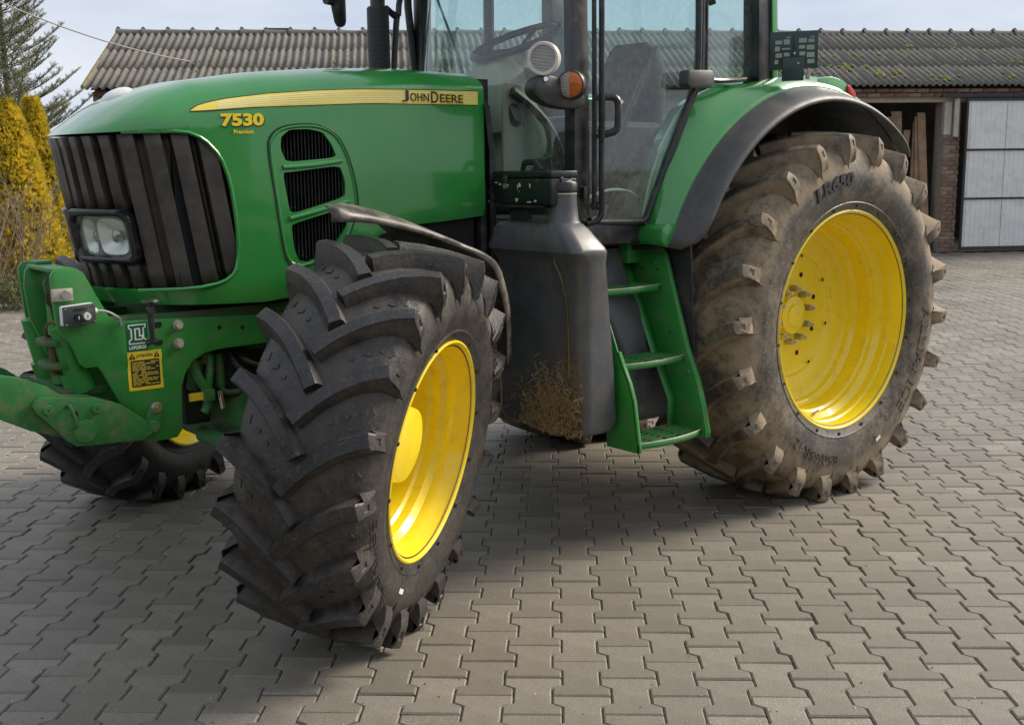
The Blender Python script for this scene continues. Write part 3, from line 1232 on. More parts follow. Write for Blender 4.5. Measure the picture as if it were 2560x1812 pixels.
# ---- hedge row on the far side of the yard, behind the viewer (mirrored in paint and glass)
r = random.Random(90)
mb = MB()
rows = []
for i in range(90):
    u = -34 + 68 * i / 89
    row = []
    for k in range(12):
        t = k / 11
        h = 5.2 + 1.6 * noise.noise(Vector((u * .22, 3.1, 0))) + .9 * noise.noise(Vector((u * .9, 7, 0)))
        p = CAM - FWD * (15 + 1.2 * noise.noise(Vector((u * .5, t * 4, 2)))) + RGT * u
        row.append((p.x + .5 * noise.noise(Vector((u, t * 6, 5))), p.y + .5 * noise.noise(Vector((u, t * 6, 9))), -.05 + h * t))
    rows.append(row)
mb.grid(rows)
ho = mb.build('yard_hedge', 'hedge_mass', None, smooth=0, solid=1.2)
tag(ho, 'dark hedge row along the yard behind the viewer', 'hedge', kind='stuff')

# ================================================================== THE TRACTOR
TR = empty('tractor', (-1.5, 0, 0), 'large green farm tractor with yellow wheels, front linkage and steered front wheel', 'tractor')

# ------------------------------------------------------------------ tyres and rims


def wheel_matrix(center, delta, camber):
    n = Vector((-sin(delta), cos(delta), 0))        # inward for the near wheel (+Y at delta 0)
    z = Vector((0, 0, 1))
    u = (z * cos(camber) + n * sin(camber)).normalized()
    d = Vector((cos(delta), sin(delta), 0))
    nn = u.cross(d).normalized()
    return Matrix(((d.x, nn.x, u.x, center[0]), (d.y, nn.y, u.y, center[1]), (d.z, nn.z, u.z, center[2]), (0, 0, 0, 1)))


def tyre(name, mat, mtx, R, W, RR, nl, lh, arc, phase, lw, parent, kmud=(.0, .0, .0, .0)):
    """agricultural tyre: carcass with sidewalls plus two rows of curved bar lugs, one continuous rubber mesh"""
    Rb = R - lh
    half = [(0, Rb), (.16 * W, Rb - .003), (.30 * W, Rb - .013), (.385 * W, Rb - .027), (.430 * W, Rb - .048), (.462 * W, Rb - .080), (.485 * W, Rb - .122), (.498 * W, (Rb + RR) / 2), (.497 * W, RR + (Rb - RR) * .36), (.480 * W, RR + .070), (.470 * W, RR + .052), (.474 * W, RR + .047), (.468 * W, RR + .041), (.452 * W, RR + .022), (.440 * W, RR + .006), (.428 * W, RR - .012)]
    prof = [(-y, r) for y, r in reversed(half[1:])] + half
    seg = 120
    vs, fs, mud = [], [], []
    n = len(prof)
    for k in range(seg):
        a = 2 * pi * k / seg
        for y, r in prof:
            # carcass between the lugs swells a little
            vs.append(Vector((-r * cos(a), y, r * sin(a))))
            q = (r - RR) / (Rb - RR)
            m = kmud[0] if abs(y) < .36 * W else (kmud[1] if q > .62 else kmud[2])
            mud.append(m)
    for k in range(seg):
        k2 = (k + 1) % seg
        for i in range(n - 1):
            fs.append((k * n + i, k * n + i + 1, k2 * n + i + 1, k2 * n + i))
    rnd = random.Random(hash(name) % 1000)
    ns = 12
    for side in (-1, 1):
        for L in range(nl):
            a0 = 2 * pi * (L + (.5 if side > 0 else 0)) / nl + phase
            secs = []
            for j in range(ns + 4):
                if j <= ns:
                    t = j / ns
                    y = (-.035 + t * .520) * W
                    lag = arc * (1.62 * t - .62 * t * t)
                    top = R - .016 * (2 * y / W) ** 2 * (R / .73)
                    yt, rt = y, top
                    yb = y
                    rb = interp([(q[0], q[1]) for q in half[:8]], abs(y)) - .014
                    wt = lw * (.52 + .05 * t)
                    wb = lw * (.76 + .04 * t)
                else:
                    i = j - ns
                    lag = arc * (1 + .008 * i)
                    yt = (.503, .514, .500)[i - 1] * W
                    rt = (R - .040, R - .090, R - .130)[i - 1]
                    yb = (.43, .455, .47)[i - 1] * W
                    rb = (Rb - .05, Rb - .09, Rb - .115)[i - 1]
                    wt = lw * (.54, .60, .70)[i - 1]
                    wb = lw * (.84, .92, .95)[i - 1]
                secs.append((yt, rt, yb, rb, lag, wt, wb))
            base = len(vs)
            for j, (yt, rt, yb, rb, lag, wt, wb) in enumerate(secs):
                # direction of the bar in the (arc, y) plane
                j0, j1 = max(0, j - 1), min(ns, j + 1)
                if j >= ns:
                    j0, j1 = ns - 2, ns
                dy = secs[j1][0] - secs[j0][0]
                da = (secs[j1][4] - secs[j0][4]) * R
                ln = max(1e-6, sqrt(dy * dy + da * da))
                px_, py_ = dy / ln, -da / ln        # perpendicular: (arc, y)
                if j > ns:
                    px_, py_ = px_ * .5 + .5, py_ * .35
                rc = rt - .006
                jit = rnd.uniform(-.0012, .0012)
                for (w, rr_, yy) in ((-wb, rb, yb), (-wt * 1.05, rc - .005, yt), (-wt * .78, rt + jit, yt), (wt * .78, rt + jit, yt), (wt * 1.05, rc - .005, yt), (wb, rb, yb)):
                    ya = yy + py_ * w
                    an = a0 + lag + px_ * w / R
                    vs.append(Vector((-rr_ * cos(an), side * ya, rr_ * sin(an))))
                    mud.append((kmud[3] if rr_ > rt - .003 else kmud[0] * (1.15 if rr_ > rb + .004 else .9)) if j < ns else kmud[1] * .72)
            m = 6
            for j in range(len(secs) - 1):
                for i in range(m - 1):
                    if i == 2 and j == ns + 1:
                        # moulded pocket in the shoulder end of the lug
                        q4 = [base + j * m + 2, base + j * m + 3, base + (j + 1) * m + 3, base + (j + 1) * m + 2]
                        cc = (vs[q4[0]] + vs[q4[1]] + vs[q4[2]] + vs[q4[3]]) / 4
                        inn = []
                        for sc_, dp in ((.62, 0.), (.50, .0045)):
                            for qi in q4:
                                w_ = cc + (vs[qi] - cc) * sc_
                                w_.y -= side * dp
                                inn.append(len(vs))
                                vs.append(w_)
                                mud.append(kmud[1] * .7)
                        for a_, b_ in ((q4, inn[:4]), (inn[:4], inn[4:])):
                            for e in range(4):
                                f = (a_[e], a_[(e + 1) % 4], b_[(e + 1) % 4], b_[e])
                                fs.append(f if side < 0 else f[::-1])
                        f = tuple(inn[4:])
                        fs.append(f if side < 0 else f[::-1])
                        continue
                    f = (base + j * m + i, base + j * m + i + 1, base + (j + 1) * m + i + 1, base + (j + 1) * m + i)
                    fs.append(f if side < 0 else f[::-1])
            e0 = tuple(base + i for i in range(m))
            e1 = tuple(base + (len(secs) - 1) * m + i for i in range(m))
            fs.append(e0 if side > 0 else e0[::-1])
            fs.append(e1[::-1] if side > 0 else e1)
    # small raised mould marks in the gaps
    for side in (-1, 1):
        for L in range(nl):
            a0 = 2 * pi * (L + .52 + (.5 if side > 0 else 0)) / nl + phase
            for (t, sz) in ((.80, .021), (.60, .013), (.44, .008)):
                y = (-.035 + t * .520) * W
                an = a0 + arc * (1.62 * t - .62 * t * t)
                r_ = interp([(q[0], q[1]) for q in half[:8]], abs(y))
                base = len(vs)
                for (dr, k_) in ((-.006, 1.), (.0035, .86)):
                    for (du, dv) in ((-1, -.8), (.7, -1), (1.2, 0), (.7, 1), (-1, .8)):
                        yy = y + du * sz * k_
                        rr_ = interp([(q[0], q[1]) for q in half[:8]], abs(yy)) + dr
                        aa = an + dv * sz * k_ / R
                        vs.append(Vector((-rr_ * cos(aa), side * yy, rr_ * sin(aa))))
                        mud.append(kmud[0] * .7)
                for e in range(5):
                    f = (base + e, base + (e + 1) % 5, base + 5 + (e + 1) % 5, base + 5 + e)
                    fs.append(f)
                fs.append(tuple(base + 5 + e for e in range(5)))
    # press the contact patch flat on the ground
    out = []
    for v in vs:
        w = mtx @ v
        if w.z < .004:
            w.z = .004 + (w.z - .004) * .02
        out.append(tuple(w))
    me = bpy.data.meshes.new(name)
    me.from_pydata(out, [], fs)
    me.materials.append(M[mat])
    me.attributes.new('mud', 'FLOAT', 'POINT').data.foreach_set('value', mud)
    me.polygons.foreach_set('use_smooth', [True] * len(me.polygons))
    me.set_sharp_from_angle(angle=radians(34))
    o = bpy.data.objects.new(name, me)
    COL.objects.link(o)
    attach(o, parent)
    return o


def rim_text(s, mtx, y, r_mid, ang_mid, width, height, parent, mat='rubber_text', flip=False, shear=0., fat=.02, depth=.004):
    """raised sidewall lettering; ang measured from the top, clockwise as seen from outside (-Y)"""
    vs, fs = text_mesh(s, width, height, depth, fat, shear)
    out = []
    for v in vs:
        th = ang_mid + (v.x - width / 2) / r_mid * (1 if not flip else -1)
        r = r_mid + (v.y - height / 2) * (1 if not flip else -1)
        yy = y - v.z - .020 * (1 - ((v.y - height / 2) / .12) ** 2) * 0
        out.append(mtx @ Vector((r * sin(th), yy, r * cos(th))))
    mb = MB()
    mb.add(out, fs)
    return mb.build('tyre_lettering', mat, parent, smooth=0)


def rim(name, mtx, prof, parent, seg=96, mat='yellow_rim'):
    mb = MB()
    mb.lathe(prof, mtx, seg)
    return mb.build(name, mat, parent, smooth=30)


DELTA, CAMB = .572835, -.15715
n_in = Vector((-sin(DELTA), cos(DELTA), 0))
FW_FL = Vector((-2.61423, -1.15267, .69178))
FLAN_F = .218
MF_near = wheel_matrix((0, 0, 0), DELTA, CAMB)
MF_near = Matrix.Translation(FW_FL) @ MF_near @ Matrix.Translation((0, FLAN_F, 0))
CF_near = MF_near.translation.copy()
KPN = CF_near + n_in * .26
MF_far = Matrix.Translation((-2.60, 1.40, .68)) @ wheel_matrix((0, 0, 0), .58, -.04)

W_F, R_F, RR_F = .500, .718, .394
W_R, R_R, RR_R = .655, .945, .546
MR_near = Matrix.Translation((0, -1.1 + .284, .9054))
MR_far = Matrix.Translation((0, 1.1 - .284, .9054))

ft = tyre('front_tyre', 'rubber_front', MF_near, R_F, W_F, RR_F, 20, .043, .30, .0, .047, TR, (.80, .85, .45, .15))
tag(ft, 'steered near front tyre with deep black chevron lugs')
ft2 = tyre('front_tyre', 'rubber_front', MF_far, R_F, W_F, RR_F, 20, .043, .30, .22, .047, TR, (.3, .4, .2, .1))
rt = tyre('rear_tyre', 'rubber_rear', MR_near, R_R, W_R, RR_R, 22, .050, .30, .05, .056, TR, (.90, 1.0, .10, .12))
tag(rt, 'big near rear tyre caked with tan dried mud')
rt2 = tyre('rear_tyre', 'rubber_rear', MR_far, R_R, W_R, RR_R, 22, .050, .30, .15, .056, TR, (.7, .9, .1, .2))

# rear rim: outward is -Y from the tyre centre
F = -.284
REAR_RIM = [(.532, F + .035), (.548, F + .012), (.557, F - .001), (.557, F - .007), (.550, F - .010), (.541, F - .004), (.535, F + .012), (.531, F + .040), (.527, F + .060), (.519, F + .068), (.517, F + .105), (.508, F + .116), (.493, F + .134), (.490, F + .152), (.478, F + .162), (.476, F + .24), (.468, F + .252), (.455, F + .262), (.449, F + .285), (.430, F + .298), (.415, F + .302), (.330, F + .322), (.322, F + .334), (.300, F + .340), (.200, F + .342), (.108, F + .344), (.102, F + .325), (.098, F + .310), (.060, F + .306), (.056, F + .296), (.0, F + .294)]
rr = rim('rear_rim', MR_near, REAR_RIM, TR)
rr2 = rim('rear_rim', MR_far @ Matrix.Rotation(pi, 4, 'Z'), REAR_RIM, TR)
# inner barrel so that the wheel is closed behind
for mtx, par in ((MR_near, rr), (MR_far @ Matrix.Rotation(pi, 4, 'Z'), rr2)):
    mb = MB()
    mb.lathe([(.449, F + .285), (.46, F + .36), (.50, F + .45), (.53, F + .53), (.556, F + .567), (.548, F + .57)], mtx, 64)
    mb.build('rim_barrel', 'yellow_rim', par)
for k in range(10):
    a = 2 * pi * k / 10 + .2
    c = Vector((.140 * cos(a), F + .342, .140 * sin(a)))
    mb = MB()
    mb.tube([MR_near @ c, MR_near @ (c + Vector((0, -.040, 0)))], [.0175, .0165], 14)
    bolt = mb.build('wheel_bolt', 'bolt_sleeve', rr)
    mb = MB()
    mb.tube([MR_near @ (c + Vector((0, -.040, 0))), MR_near @ (c + Vector((0, -.047, 0)))], [.0160, .0160], 14)
    mb.tube([MR_near @ (c + Vector((0, -.047, 0))), MR_near @ (c + Vector((0, -.060, 0)))], [.0120, .0120], 6)
    mb.tube([MR_near @ (c + Vector((0, -.060, 0))), MR_near @ (c + Vector((0, -.070, 0)))], [.0075, .0075], 10)
    mb.build('wheel_bolt', 'zinc_bolt', rr, smooth=30)
for k in range(8):
    a = 2 * pi * (k + .45) / 8
    for rad_, hr in ((.225, .013), (.315, .008)):
        c = Vector((rad_ * cos(a + (.0 if hr > .01 else .2)), F + (.3405 if hr > .01 else .3255), rad_ * sin(a + (.0 if hr > .01 else .2))))
        mb = MB()
        mb.tube([MR_near @ c, MR_near @ (c + Vector((0, -.0025, 0)))], hr, 14)
        mb.build('rim_hole', 'dark_inside', rr)


def valve(mtx, r, y, ang, par, L=.045):
    c = Vector((r * sin(ang), y, r * cos(ang)))
    inw = -Vector((sin(ang), 0, cos(ang)))
    d = (inw * .6 + Vector((0, -.8, 0))).normalized()
    mb = MB()
    mb.tube([mtx @ c, mtx @ (c + inw * .012)], [.012, .010], 10)
    mb.tube([mtx @ (c + inw * .010), mtx @ (c + inw * .012 + d * L * .6), mtx @ (c + inw * .012 + d * L)], [.006, .006, .0045], 8)
    mb.build('valve_stem', 'worn_steel', par)


valve(MR_near, .507, F + .13, radians(187), rr)

FF = -FLAN_F
FRONT_RIM = [(.382, FF + .035), (.397, FF + .012), (.405, FF - .001), (.405, FF - .007), (.398, FF - .010), (.389, FF - .003), (.384, FF + .014), (.381, FF + .045), (.375, FF + .058), (.372, FF + .095), (.362, FF + .106), (.350, FF + .118), (.347, FF + .150), (.336, FF + .162), (.333, FF + .24), (.318, FF + .262), (.30, FF + .272), (.24, FF + .285), (.165, FF + .290), (.152, FF + .275), (.147, FF + .16), (.138, FF + .112), (.134, FF + .100), (.120, FF + .094), (.0, FF + .090)]
fr = rim('front_rim', MF_near, FRONT_RIM[:-6], TR)
mb = MB()
mb.lathe([(.165, FF + .290)] + FRONT_RIM[-6:], MF_near, 64)
mb.build('hub', 'yellow_cap', fr, smooth=30)
valve(MF_near, .362, FF + .118, radians(196), fr)
MFF = MF_far @ Matrix.Rotation(pi, 4, 'Z')
fr2 = rim('front_rim', MFF, [(r_, y_) for r_, y_ in FRONT_RIM], TR)
for mtx, par in ((MF_near, fr), (MFF, fr2)):
    mb = MB()
    mb.lathe([(.318, FF + .262), (.35, FF + .36), (.372, FF + .42), (.40, FF + .472), (.405, FF + .476), (.395, FF + .48), (.375, FF + .45)], mtx, 64)
    mb.build('rim_barrel', 'yellow_rim', par)

# sidewall lettering and moulding knobs
ysw = -.503 * W_R
rim_text('LR650', MR_near, ysw + .004, .712, radians(-16), .315, .068, rt, shear=.12, fat=.035, depth=.006)
rim_text('ALLIANCE', MR_near, ysw + .004, .70, radians(113), .60, .066, rt, fat=.0, depth=.004, mat='rubber_rear')
rim_text('650/65R42', MR_near, ysw + .004, .705, radians(203), .40, .05, rt, fat=.0, depth=.004, mat='rubber_rear')
ysf = -.503 * W_F
rim_text('540/65R30', MF_near, ysf + .004, .57, radians(64), .30, .045, ft, fat=.0, depth=.003, mat='rubber_front')
rim_text('ALLIANCE', MF_near, ysf + .004, .575, radians(-118), .40, .05, ft, fat=.0, depth=.003, mat='rubber_front')
for mtx, par, n_, rr_, yy in ((MR_near, rt, 18, RR_R + .030, -.462 * W_R), (MF_near, ft, 14, RR_F + .030, -.462 * W_F)):
    for k in range(n_):
        a = 2 * pi * (k + .3) / n_
        mb = MB()
        c = Vector((rr_ * cos(a), yy, rr_ * sin(a)))
        mb.tube([mtx @ (c + Vector((0, .004, 0))), mtx @ (c + Vector((0, -.005, 0)))], [.0085, .007], 9)
        mb.build('tyre_knob', 'rubber_text', par)
# small white stickers left on the sidewalls
for mtx, par, r_, an, yy in ((MR_near, rt, .70, 157, -.503 * W_R - .003), (MF_near, ft, .50, 209, -.489 * W_F - .004)):
    mb = MB()
    t = radians(an)
    c = Vector((r_ * sin(t), yy, r_ * cos(t)))
    tg = Vector((cos(t), 0, -sin(t)))
    rd = Vector((sin(t), 0, cos(t)))
    mb.add([mtx @ (c + tg * sx * .021 + rd * sy * .009 + Vector((0, -.001 * k, 0))) for k in (0, 1) for sx, sy in ((-1, -1), (1, -1), (1, 1), (-1, 1))], [(4, 5, 6, 7), (0, 3, 2, 1), (0, 1, 5, 4), (1, 2, 6, 5), (2, 3, 7, 6), (3, 0, 4, 7)])
    mb.build('paper_tag', 'white_print', par, smooth=0)

# ------------------------------------------------------------------ hood
PLAN = smooth_open([(-3.475, 0), (-3.462, -.12), (-3.425, -.225), (-3.365, -.315), (-3.27, -.385), (-3.14, -.423), (-2.95, -.438), (-2.65, -.445), (-2.3, -.435), (-2.0, -.42), (-1.765, -.41)], 2)


def resample(pts, step):
    out = [Vector(pts[0])]
    acc = 0.
    for a, b in zip(pts, pts[1:]):
        a, b = Vector(a), Vector(b)
        L = (b - a).length
        while acc + L >= step:
            t = (step - acc) / L
            a = a.lerp(b, t)
            out.append(a.copy())
            L = (b - a).length
            acc = 0.
        acc += L
    out.append(Vector(pts[-1]))
    return out


PR_ = resample(PLAN, .02)           # near half, from the nose back
NS = len(PR_)


def plan_at(s):
    """point on the plan outline at arc length |s| from the nose (near side s>0)"""
    q = min(max(abs(s) / .02, 0), NS - 1.001)
    i = int(q)
    p = PR_[i].lerp(PR_[i + 1], q - i)
    d = (PR_[i + 1] - PR_[i]).normalized()
    nrm_ = Vector((d.y, -d.x))      # outward on near side
    if nrm_.y > 0:
        nrm_ = -nrm_
    if s < 0:
        p = Vector((p.x, -p.y))
        nrm_ = Vector((nrm_.x, -nrm_.y))
    return p, nrm_


def rake(x, z):
    w = min(1, max(0, (-2.75 - x) / .55))
    return .165 * (1.81 - z) * w


def shell(s, z, off=0.):
    p, nn = plan_at(s)
    p = p + nn * off
    return Vector((p.x + rake(p.x, z), p.y, z))


def side_y(x):
    for a, b in zip(PR_, PR_[1:]):
        if a.x <= x <= b.x:
            return a.y + (b.y - a.y) * (x - a.x) / max(1e-6, b.x - a.x)
    return PR_[-1].y


ZLOW = [(-3.48, 1.205), (-2.9, 1.19), (-2.74, 1.20), (-2.5, 1.31), (-2.33, 1.42), (-2.2, 1.452), (-2.0, 1.462), (-1.76, 1.478)]
ZSH = [(-3.48, 1.818), (-3.40, 1.824), (-3.25, 1.838), (-3.1, 1.862), (-2.95, 1.895), (-2.7, 1.945), (-2.4, 1.982), (-2.0, 2.01), (-1.76, 2.02)]
ZTOP = [(-3.50, 1.820), (-3.46, 1.855), (-3.42, 1.888), (-3.31, 1.942), (-3.19, 1.988), (-3.06, 2.026), (-2.8, 2.066), (-2.5, 2.094), (-2.13, 2.112), (-1.76, 2.106)]
EW = .46
rows = []
SS = [i * .02 for i in range(-(NS - 1), NS)]
for s in SS:
    p, nn = plan_at(s)
    col = []
    zl, zh = interp(ZLOW, p.x), interp(ZSH, p.x)
    for k in range(15):
        z = zl + (zh - zl) * k / 14
        col.append(shell(s, z, -.012 * max(0, 1 - (z - zl) / .05) ** 2))
    mx = max(p.x, -3.02)
    for k in range(1, 15):
        d = (k / 14) ** 1.5
        x, y = p.x + (mx - p.x) * d, p.y * (1 - d)
        e = min(1, d / EW)
        g = sqrt(max(0, 1 - (1 - e) ** 2))
        zt = interp(ZTOP, x) - .018 * (1 - d) ** 2
        col.append(Vector((x, y, zh + (max(zt, zh + .004) - zh) * g)))
    rows.append(col)
mb = MB()
mb.grid(rows)
hood = mb.build('hood', 'green_paint', TR, smooth=30)
bm = bmesh.new()
bm.from_mesh(hood.data)
bmesh.ops.remove_doubles(bm, verts=bm.verts, dist=.0006)
bmesh.ops.recalc_face_normals(bm, faces=bm.faces)
# make sure normals face outwards (top up)
top = max(bm.faces, key=lambda f: f.calc_center_median().z)
if top.normal.z < 0:
    bmesh.ops.reverse_faces(bm, faces=bm.faces)
bm.to_mesh(hood.data)
bm.free()
md = hood.modifiers.new('s', 'SOLIDIFY')
md.thickness = .012
md.offset = -1
apply_mods(hood)
GR_OUT = smooth_closed([(-3.9, 1.822), (-3.477, 1.822), (-3.311, 1.827), (-3.149, 1.829), (-3.079, 1.802), (-3.021, 1.74), (-2.989, 1.649), (-2.972, 1.503), (-2.969, 1.386), (-2.986, 1.312), (-3.036, 1.277), (-3.143, 1.261), (-3.374, 1.262), (-3.9, 1.262)], 1, .2)
C1 = smooth_closed([(-2.777, 1.81), (-2.739, 1.838), (-2.657, 1.841), (-2.595, 1.83), (-2.555, 1.782), (-2.535, 1.733), (-2.759, 1.716), (-2.78, 1.763)], 2, .13)
C2 = smooth_closed([(-2.776, 1.677), (-2.74, 1.679), (-2.522, 1.702), (-2.5, 1.641), (-2.502, 1.579), (-2.727, 1.524), (-2.754, 1.531)], 2, .13)
C3 = smooth_closed([(-2.75, 1.477), (-2.716, 1.488), (-2.493, 1.541), (-2.496, 1.473), (-2.511, 1.447), (-2.58, 1.369), (-2.681, 1.332), (-2.723, 1.34), (-2.741, 1.384)], 2, .13)
cut(hood, [MB().prism(GR_OUT, 'y', -1, 1), MB().prism(C1, 'y', -1, 1), MB().prism(C2, 'y', -1, 1), MB().prism(C3, 'y', -1, 1)])
hood.data.polygons.foreach_set('use_smooth', [True] * len(hood.data.polygons))
hood.data.set_sharp_from_angle(angle=radians(30))

# dark engine bay behind the openings
mb = MB()
mb.box2((-3.18, -.37, 1.25), (-1.80, .37, 1.86))
mb.build('engine_block', 'dark_inside', TR, smooth=0)


def surf_y(x, z):
    zh = interp(ZSH, x)
    y = side_y(x)
    if z <= zh:
        return y
    zt = interp(ZTOP, x) - .014
    h = min(.97, (z - zh) / max(.01, zt - zh))
    return y * (1 - EW * (1 - sqrt(1 - h * h)))


def side_tube(pts, r, off, name, mat, parent, closed=True, seg=6):
    q = [Vector((x, side_y(x) - off, z)) for x, z in pts]
    if closed:
        q.append(q[0].copy())
    mb = MB()
    mb.tube(q, r, seg, cap=not closed)
    return mb.build(name, mat, parent, smooth=60)


# chamfered lip round the grille opening: a rounded bead just inside the cut edge
lip = [(x, z) for x, z in GR_OUT if x > -3.36]
bead = []
for i in range(-60, 61):
    pass
mb = MB()
near_l = [Vector((x, side_y(x) - .001, z)) for x, z in lip]
nose_b = [shell(s, 1.262, .001) for s in [k * .04 for k in range(-6, 7)]]
side_tube(lip, .008, -.004, 'grille_lip', 'green_paint', hood, closed=False)
VENT = smooth_closed([(-2.838, 1.775), (-2.82, 1.821), (-2.772, 1.851), (-2.677, 1.862), (-2.594, 1.856), (-2.531, 1.824), (-2.491, 1.764), (-2.458, 1.671), (-2.442, 1.577), (-2.444, 1.527), (-2.461, 1.484), (-2.506, 1.396), (-2.581, 1.344), (-2.682, 1.316), (-2.731, 1.31), (-2.771, 1.331), (-2.789, 1.387), (-2.812, 1.587)], 2)
side_tube(VENT, .0035, .0, 'vent_seam', 'black_text', hood)
cx_ = sum(p[0] for p in VENT) / len(VENT)
cz_ = sum(p[1] for p in VENT) / len(VENT)
side_tube([(cx_ + (x - cx_) * .955, cz_ + (z - cz_) * .972) for x, z in VENT], .008, -.003, 'vent_frame', 'green_paint', hood)
for bar in (((-2.775, 1.697), (-2.65, 1.703), (-2.515, 1.72)), ((-2.755, 1.502), (-2.62, 1.530), (-2.488, 1.562))):
    side_tube(smooth_open(list(bar), 2), .011, -.002, 'vent_bar', 'green_paint', hood, closed=False, seg=8)
# vent fins: deep thin vertical blades in each cell
for cell in (C1, C2, C3):
    x0, x1 = min(p[0] for p in cell), max(p[0] for p in cell)
    mb = MB()
    k = 0
    x = x0 + .006
    while x < x1:
        zs_ = []
        for (a, b) in zip(cell, cell[1:] + cell[:1]):
            if (a[0] - x) * (b[0] - x) <= 0 and a[0] != b[0]:
                zs_.append(a[1] + (b[1] - a[1]) * (x - a[0]) / (b[0] - a[0]))
        if len(zs_) >= 2:
            y0 = side_y(x) + .018
            z0, z1 = min(zs_) - .006, max(zs_) + .006
            mb.add([(x - .002, y0, z0), (x + .0005, y0 - .003, z0), (x + .014, y0 + .03, z0), (x + .011, y0 + .032, z0), (x - .002, y0, z1), (x + .0005, y0 - .003, z1), (x + .014, y0 + .03, z1), (x + .011, y0 + .032, z1)],
                   [(0, 1, 5, 4), (1, 2, 6, 5), (2, 3, 7, 6), (3, 0, 4, 7), (0, 3, 2, 1), (4, 5, 6, 7)])
        x += .0155
    mb.build('vent_fins', 'black_plastic', hood, smooth=0)


# ---- decals on the near side
def side_patch(top, bot, off, name, mat, parent, n=48):
    x0, x1 = max(top[0][0], bot[0][0]), min(top[-1][0], bot[-1][0])
    rows = []
    for i in range(n + 1):
        x = x0 + (x1 - x0) * i / n
        a, b = interp(bot, x), interp(top, x)
        rows.append([(x, surf_y(x, a + (b - a) * k / 3) - off, a + (b - a) * k / 3) for k in range(4)])
    mb = MB()
    mb.grid(rows)
    return mb.build(name, mat, parent, smooth=60, recalc=True)


ST = [(-3.121, 1.901), (-3.1, 1.916), (-3.057, 1.930), (-2.982, 1.946), (-2.822, 1.968), (-2.619, 1.986), (-2.416, 1.998), (-2.2, 2.004), (-1.80, 2.012)]
SB = [(-3.121, 1.900), (-3.077, 1.902), (-2.889, 1.918), (-2.419, 1.944), (-2.343, 1.947), (-1.80, 1.955)]
side_patch([(x, z + .0035) for x, z in ST], [(x, z - .0035) for x, z in SB], .0012, 'stripe_border', 'black_text', hood)
side_patch(ST, SB, .0020, 'hood_stripe', 'yellow_decal', hood)
for k in range(1, 6):
    f = k / 6
    tab = [(x, interp(SB, x) + (interp(ST, x) - interp(SB, x)) * f) for x in (-3.02, -2.9, -2.7, -2.5, -2.3, -2.1, -1.9, -1.81)]
    side_patch([(x, z + .0022) for x, z in tab], [(x, z - .0022) for x, z in tab], .0026, 'stripe_line', 'cream_line', hood, 30)


def side_text(s, x0, x1, z0, z1, off, mat, name, fat=0., shear=0., slope=0., dx=0., dz=0., depth=.0012):
    vs, fs = text_mesh(s, x1 - x0, z1 - z0, depth, fat, shear)
    mb = MB()
    mb.add([(x0 + v.x + dx, surf_y(x0 + v.x, z0 + v.y) - off - v.z, z0 + v.y + slope * v.x + dz) for v in vs], fs)
    return mb.build(name, mat, hood, smooth=0)


for (txt, x0, x1, big) in (('J', -2.212, -2.178, 1), ('OHN', -2.170, -2.072, 0), ('D', -2.060, -2.022, 1), ('EERE', -2.012, -1.886, 0)):
    h = .047 if big else .033
    zb = 1.956 if big else 1.960
    side_text(txt, x0, x1, zb, zb + h, .0030, 'yellow_decal', 'brand_lettering', fat=.07, dx=.002, dz=-.004)
    side_text(txt, x0, x1, zb, zb + h, .0046, 'black_text', 'brand_lettering', fat=.012)
side_text('7530', -3.016, -2.846, 1.845, 1.892, .0012, 'black_text', 'model_lettering', fat=.055, slope=.03, dx=.004, dz=-.004)
side_text('7530', -3.016, -2.846, 1.845, 1.892, .0030, 'yellow_text', 'model_lettering', fat=.045, slope=.03)
side_text('Premium', -2.968, -2.890, 1.819, 1.835, .0020, 'yellow_text', 'model_lettering', fat=.02, slope=.03)

# ---- grille: separate raked vertical slats round the nose
s_end = 0
for i in range(NS):
    if PR_[i].x > -2.955:
        s_end = i * .02
        break


def grille_top(x):
    return interp([(-3.5, 1.808), (-3.36, 1.812), (-3.25, 1.824), (-3.149, 1.832), (-3.079, 1.81), (-3.021, 1.75), (-2.989, 1.66), (-2.972, 1.51), (-2.962, 1.38)], x)


def grille_bot(x):
    return interp([(-3.5, 1.258), (-3.143, 1.255), (-3.036, 1.27), (-2.986, 1.31), (-2.962, 1.38)], x)


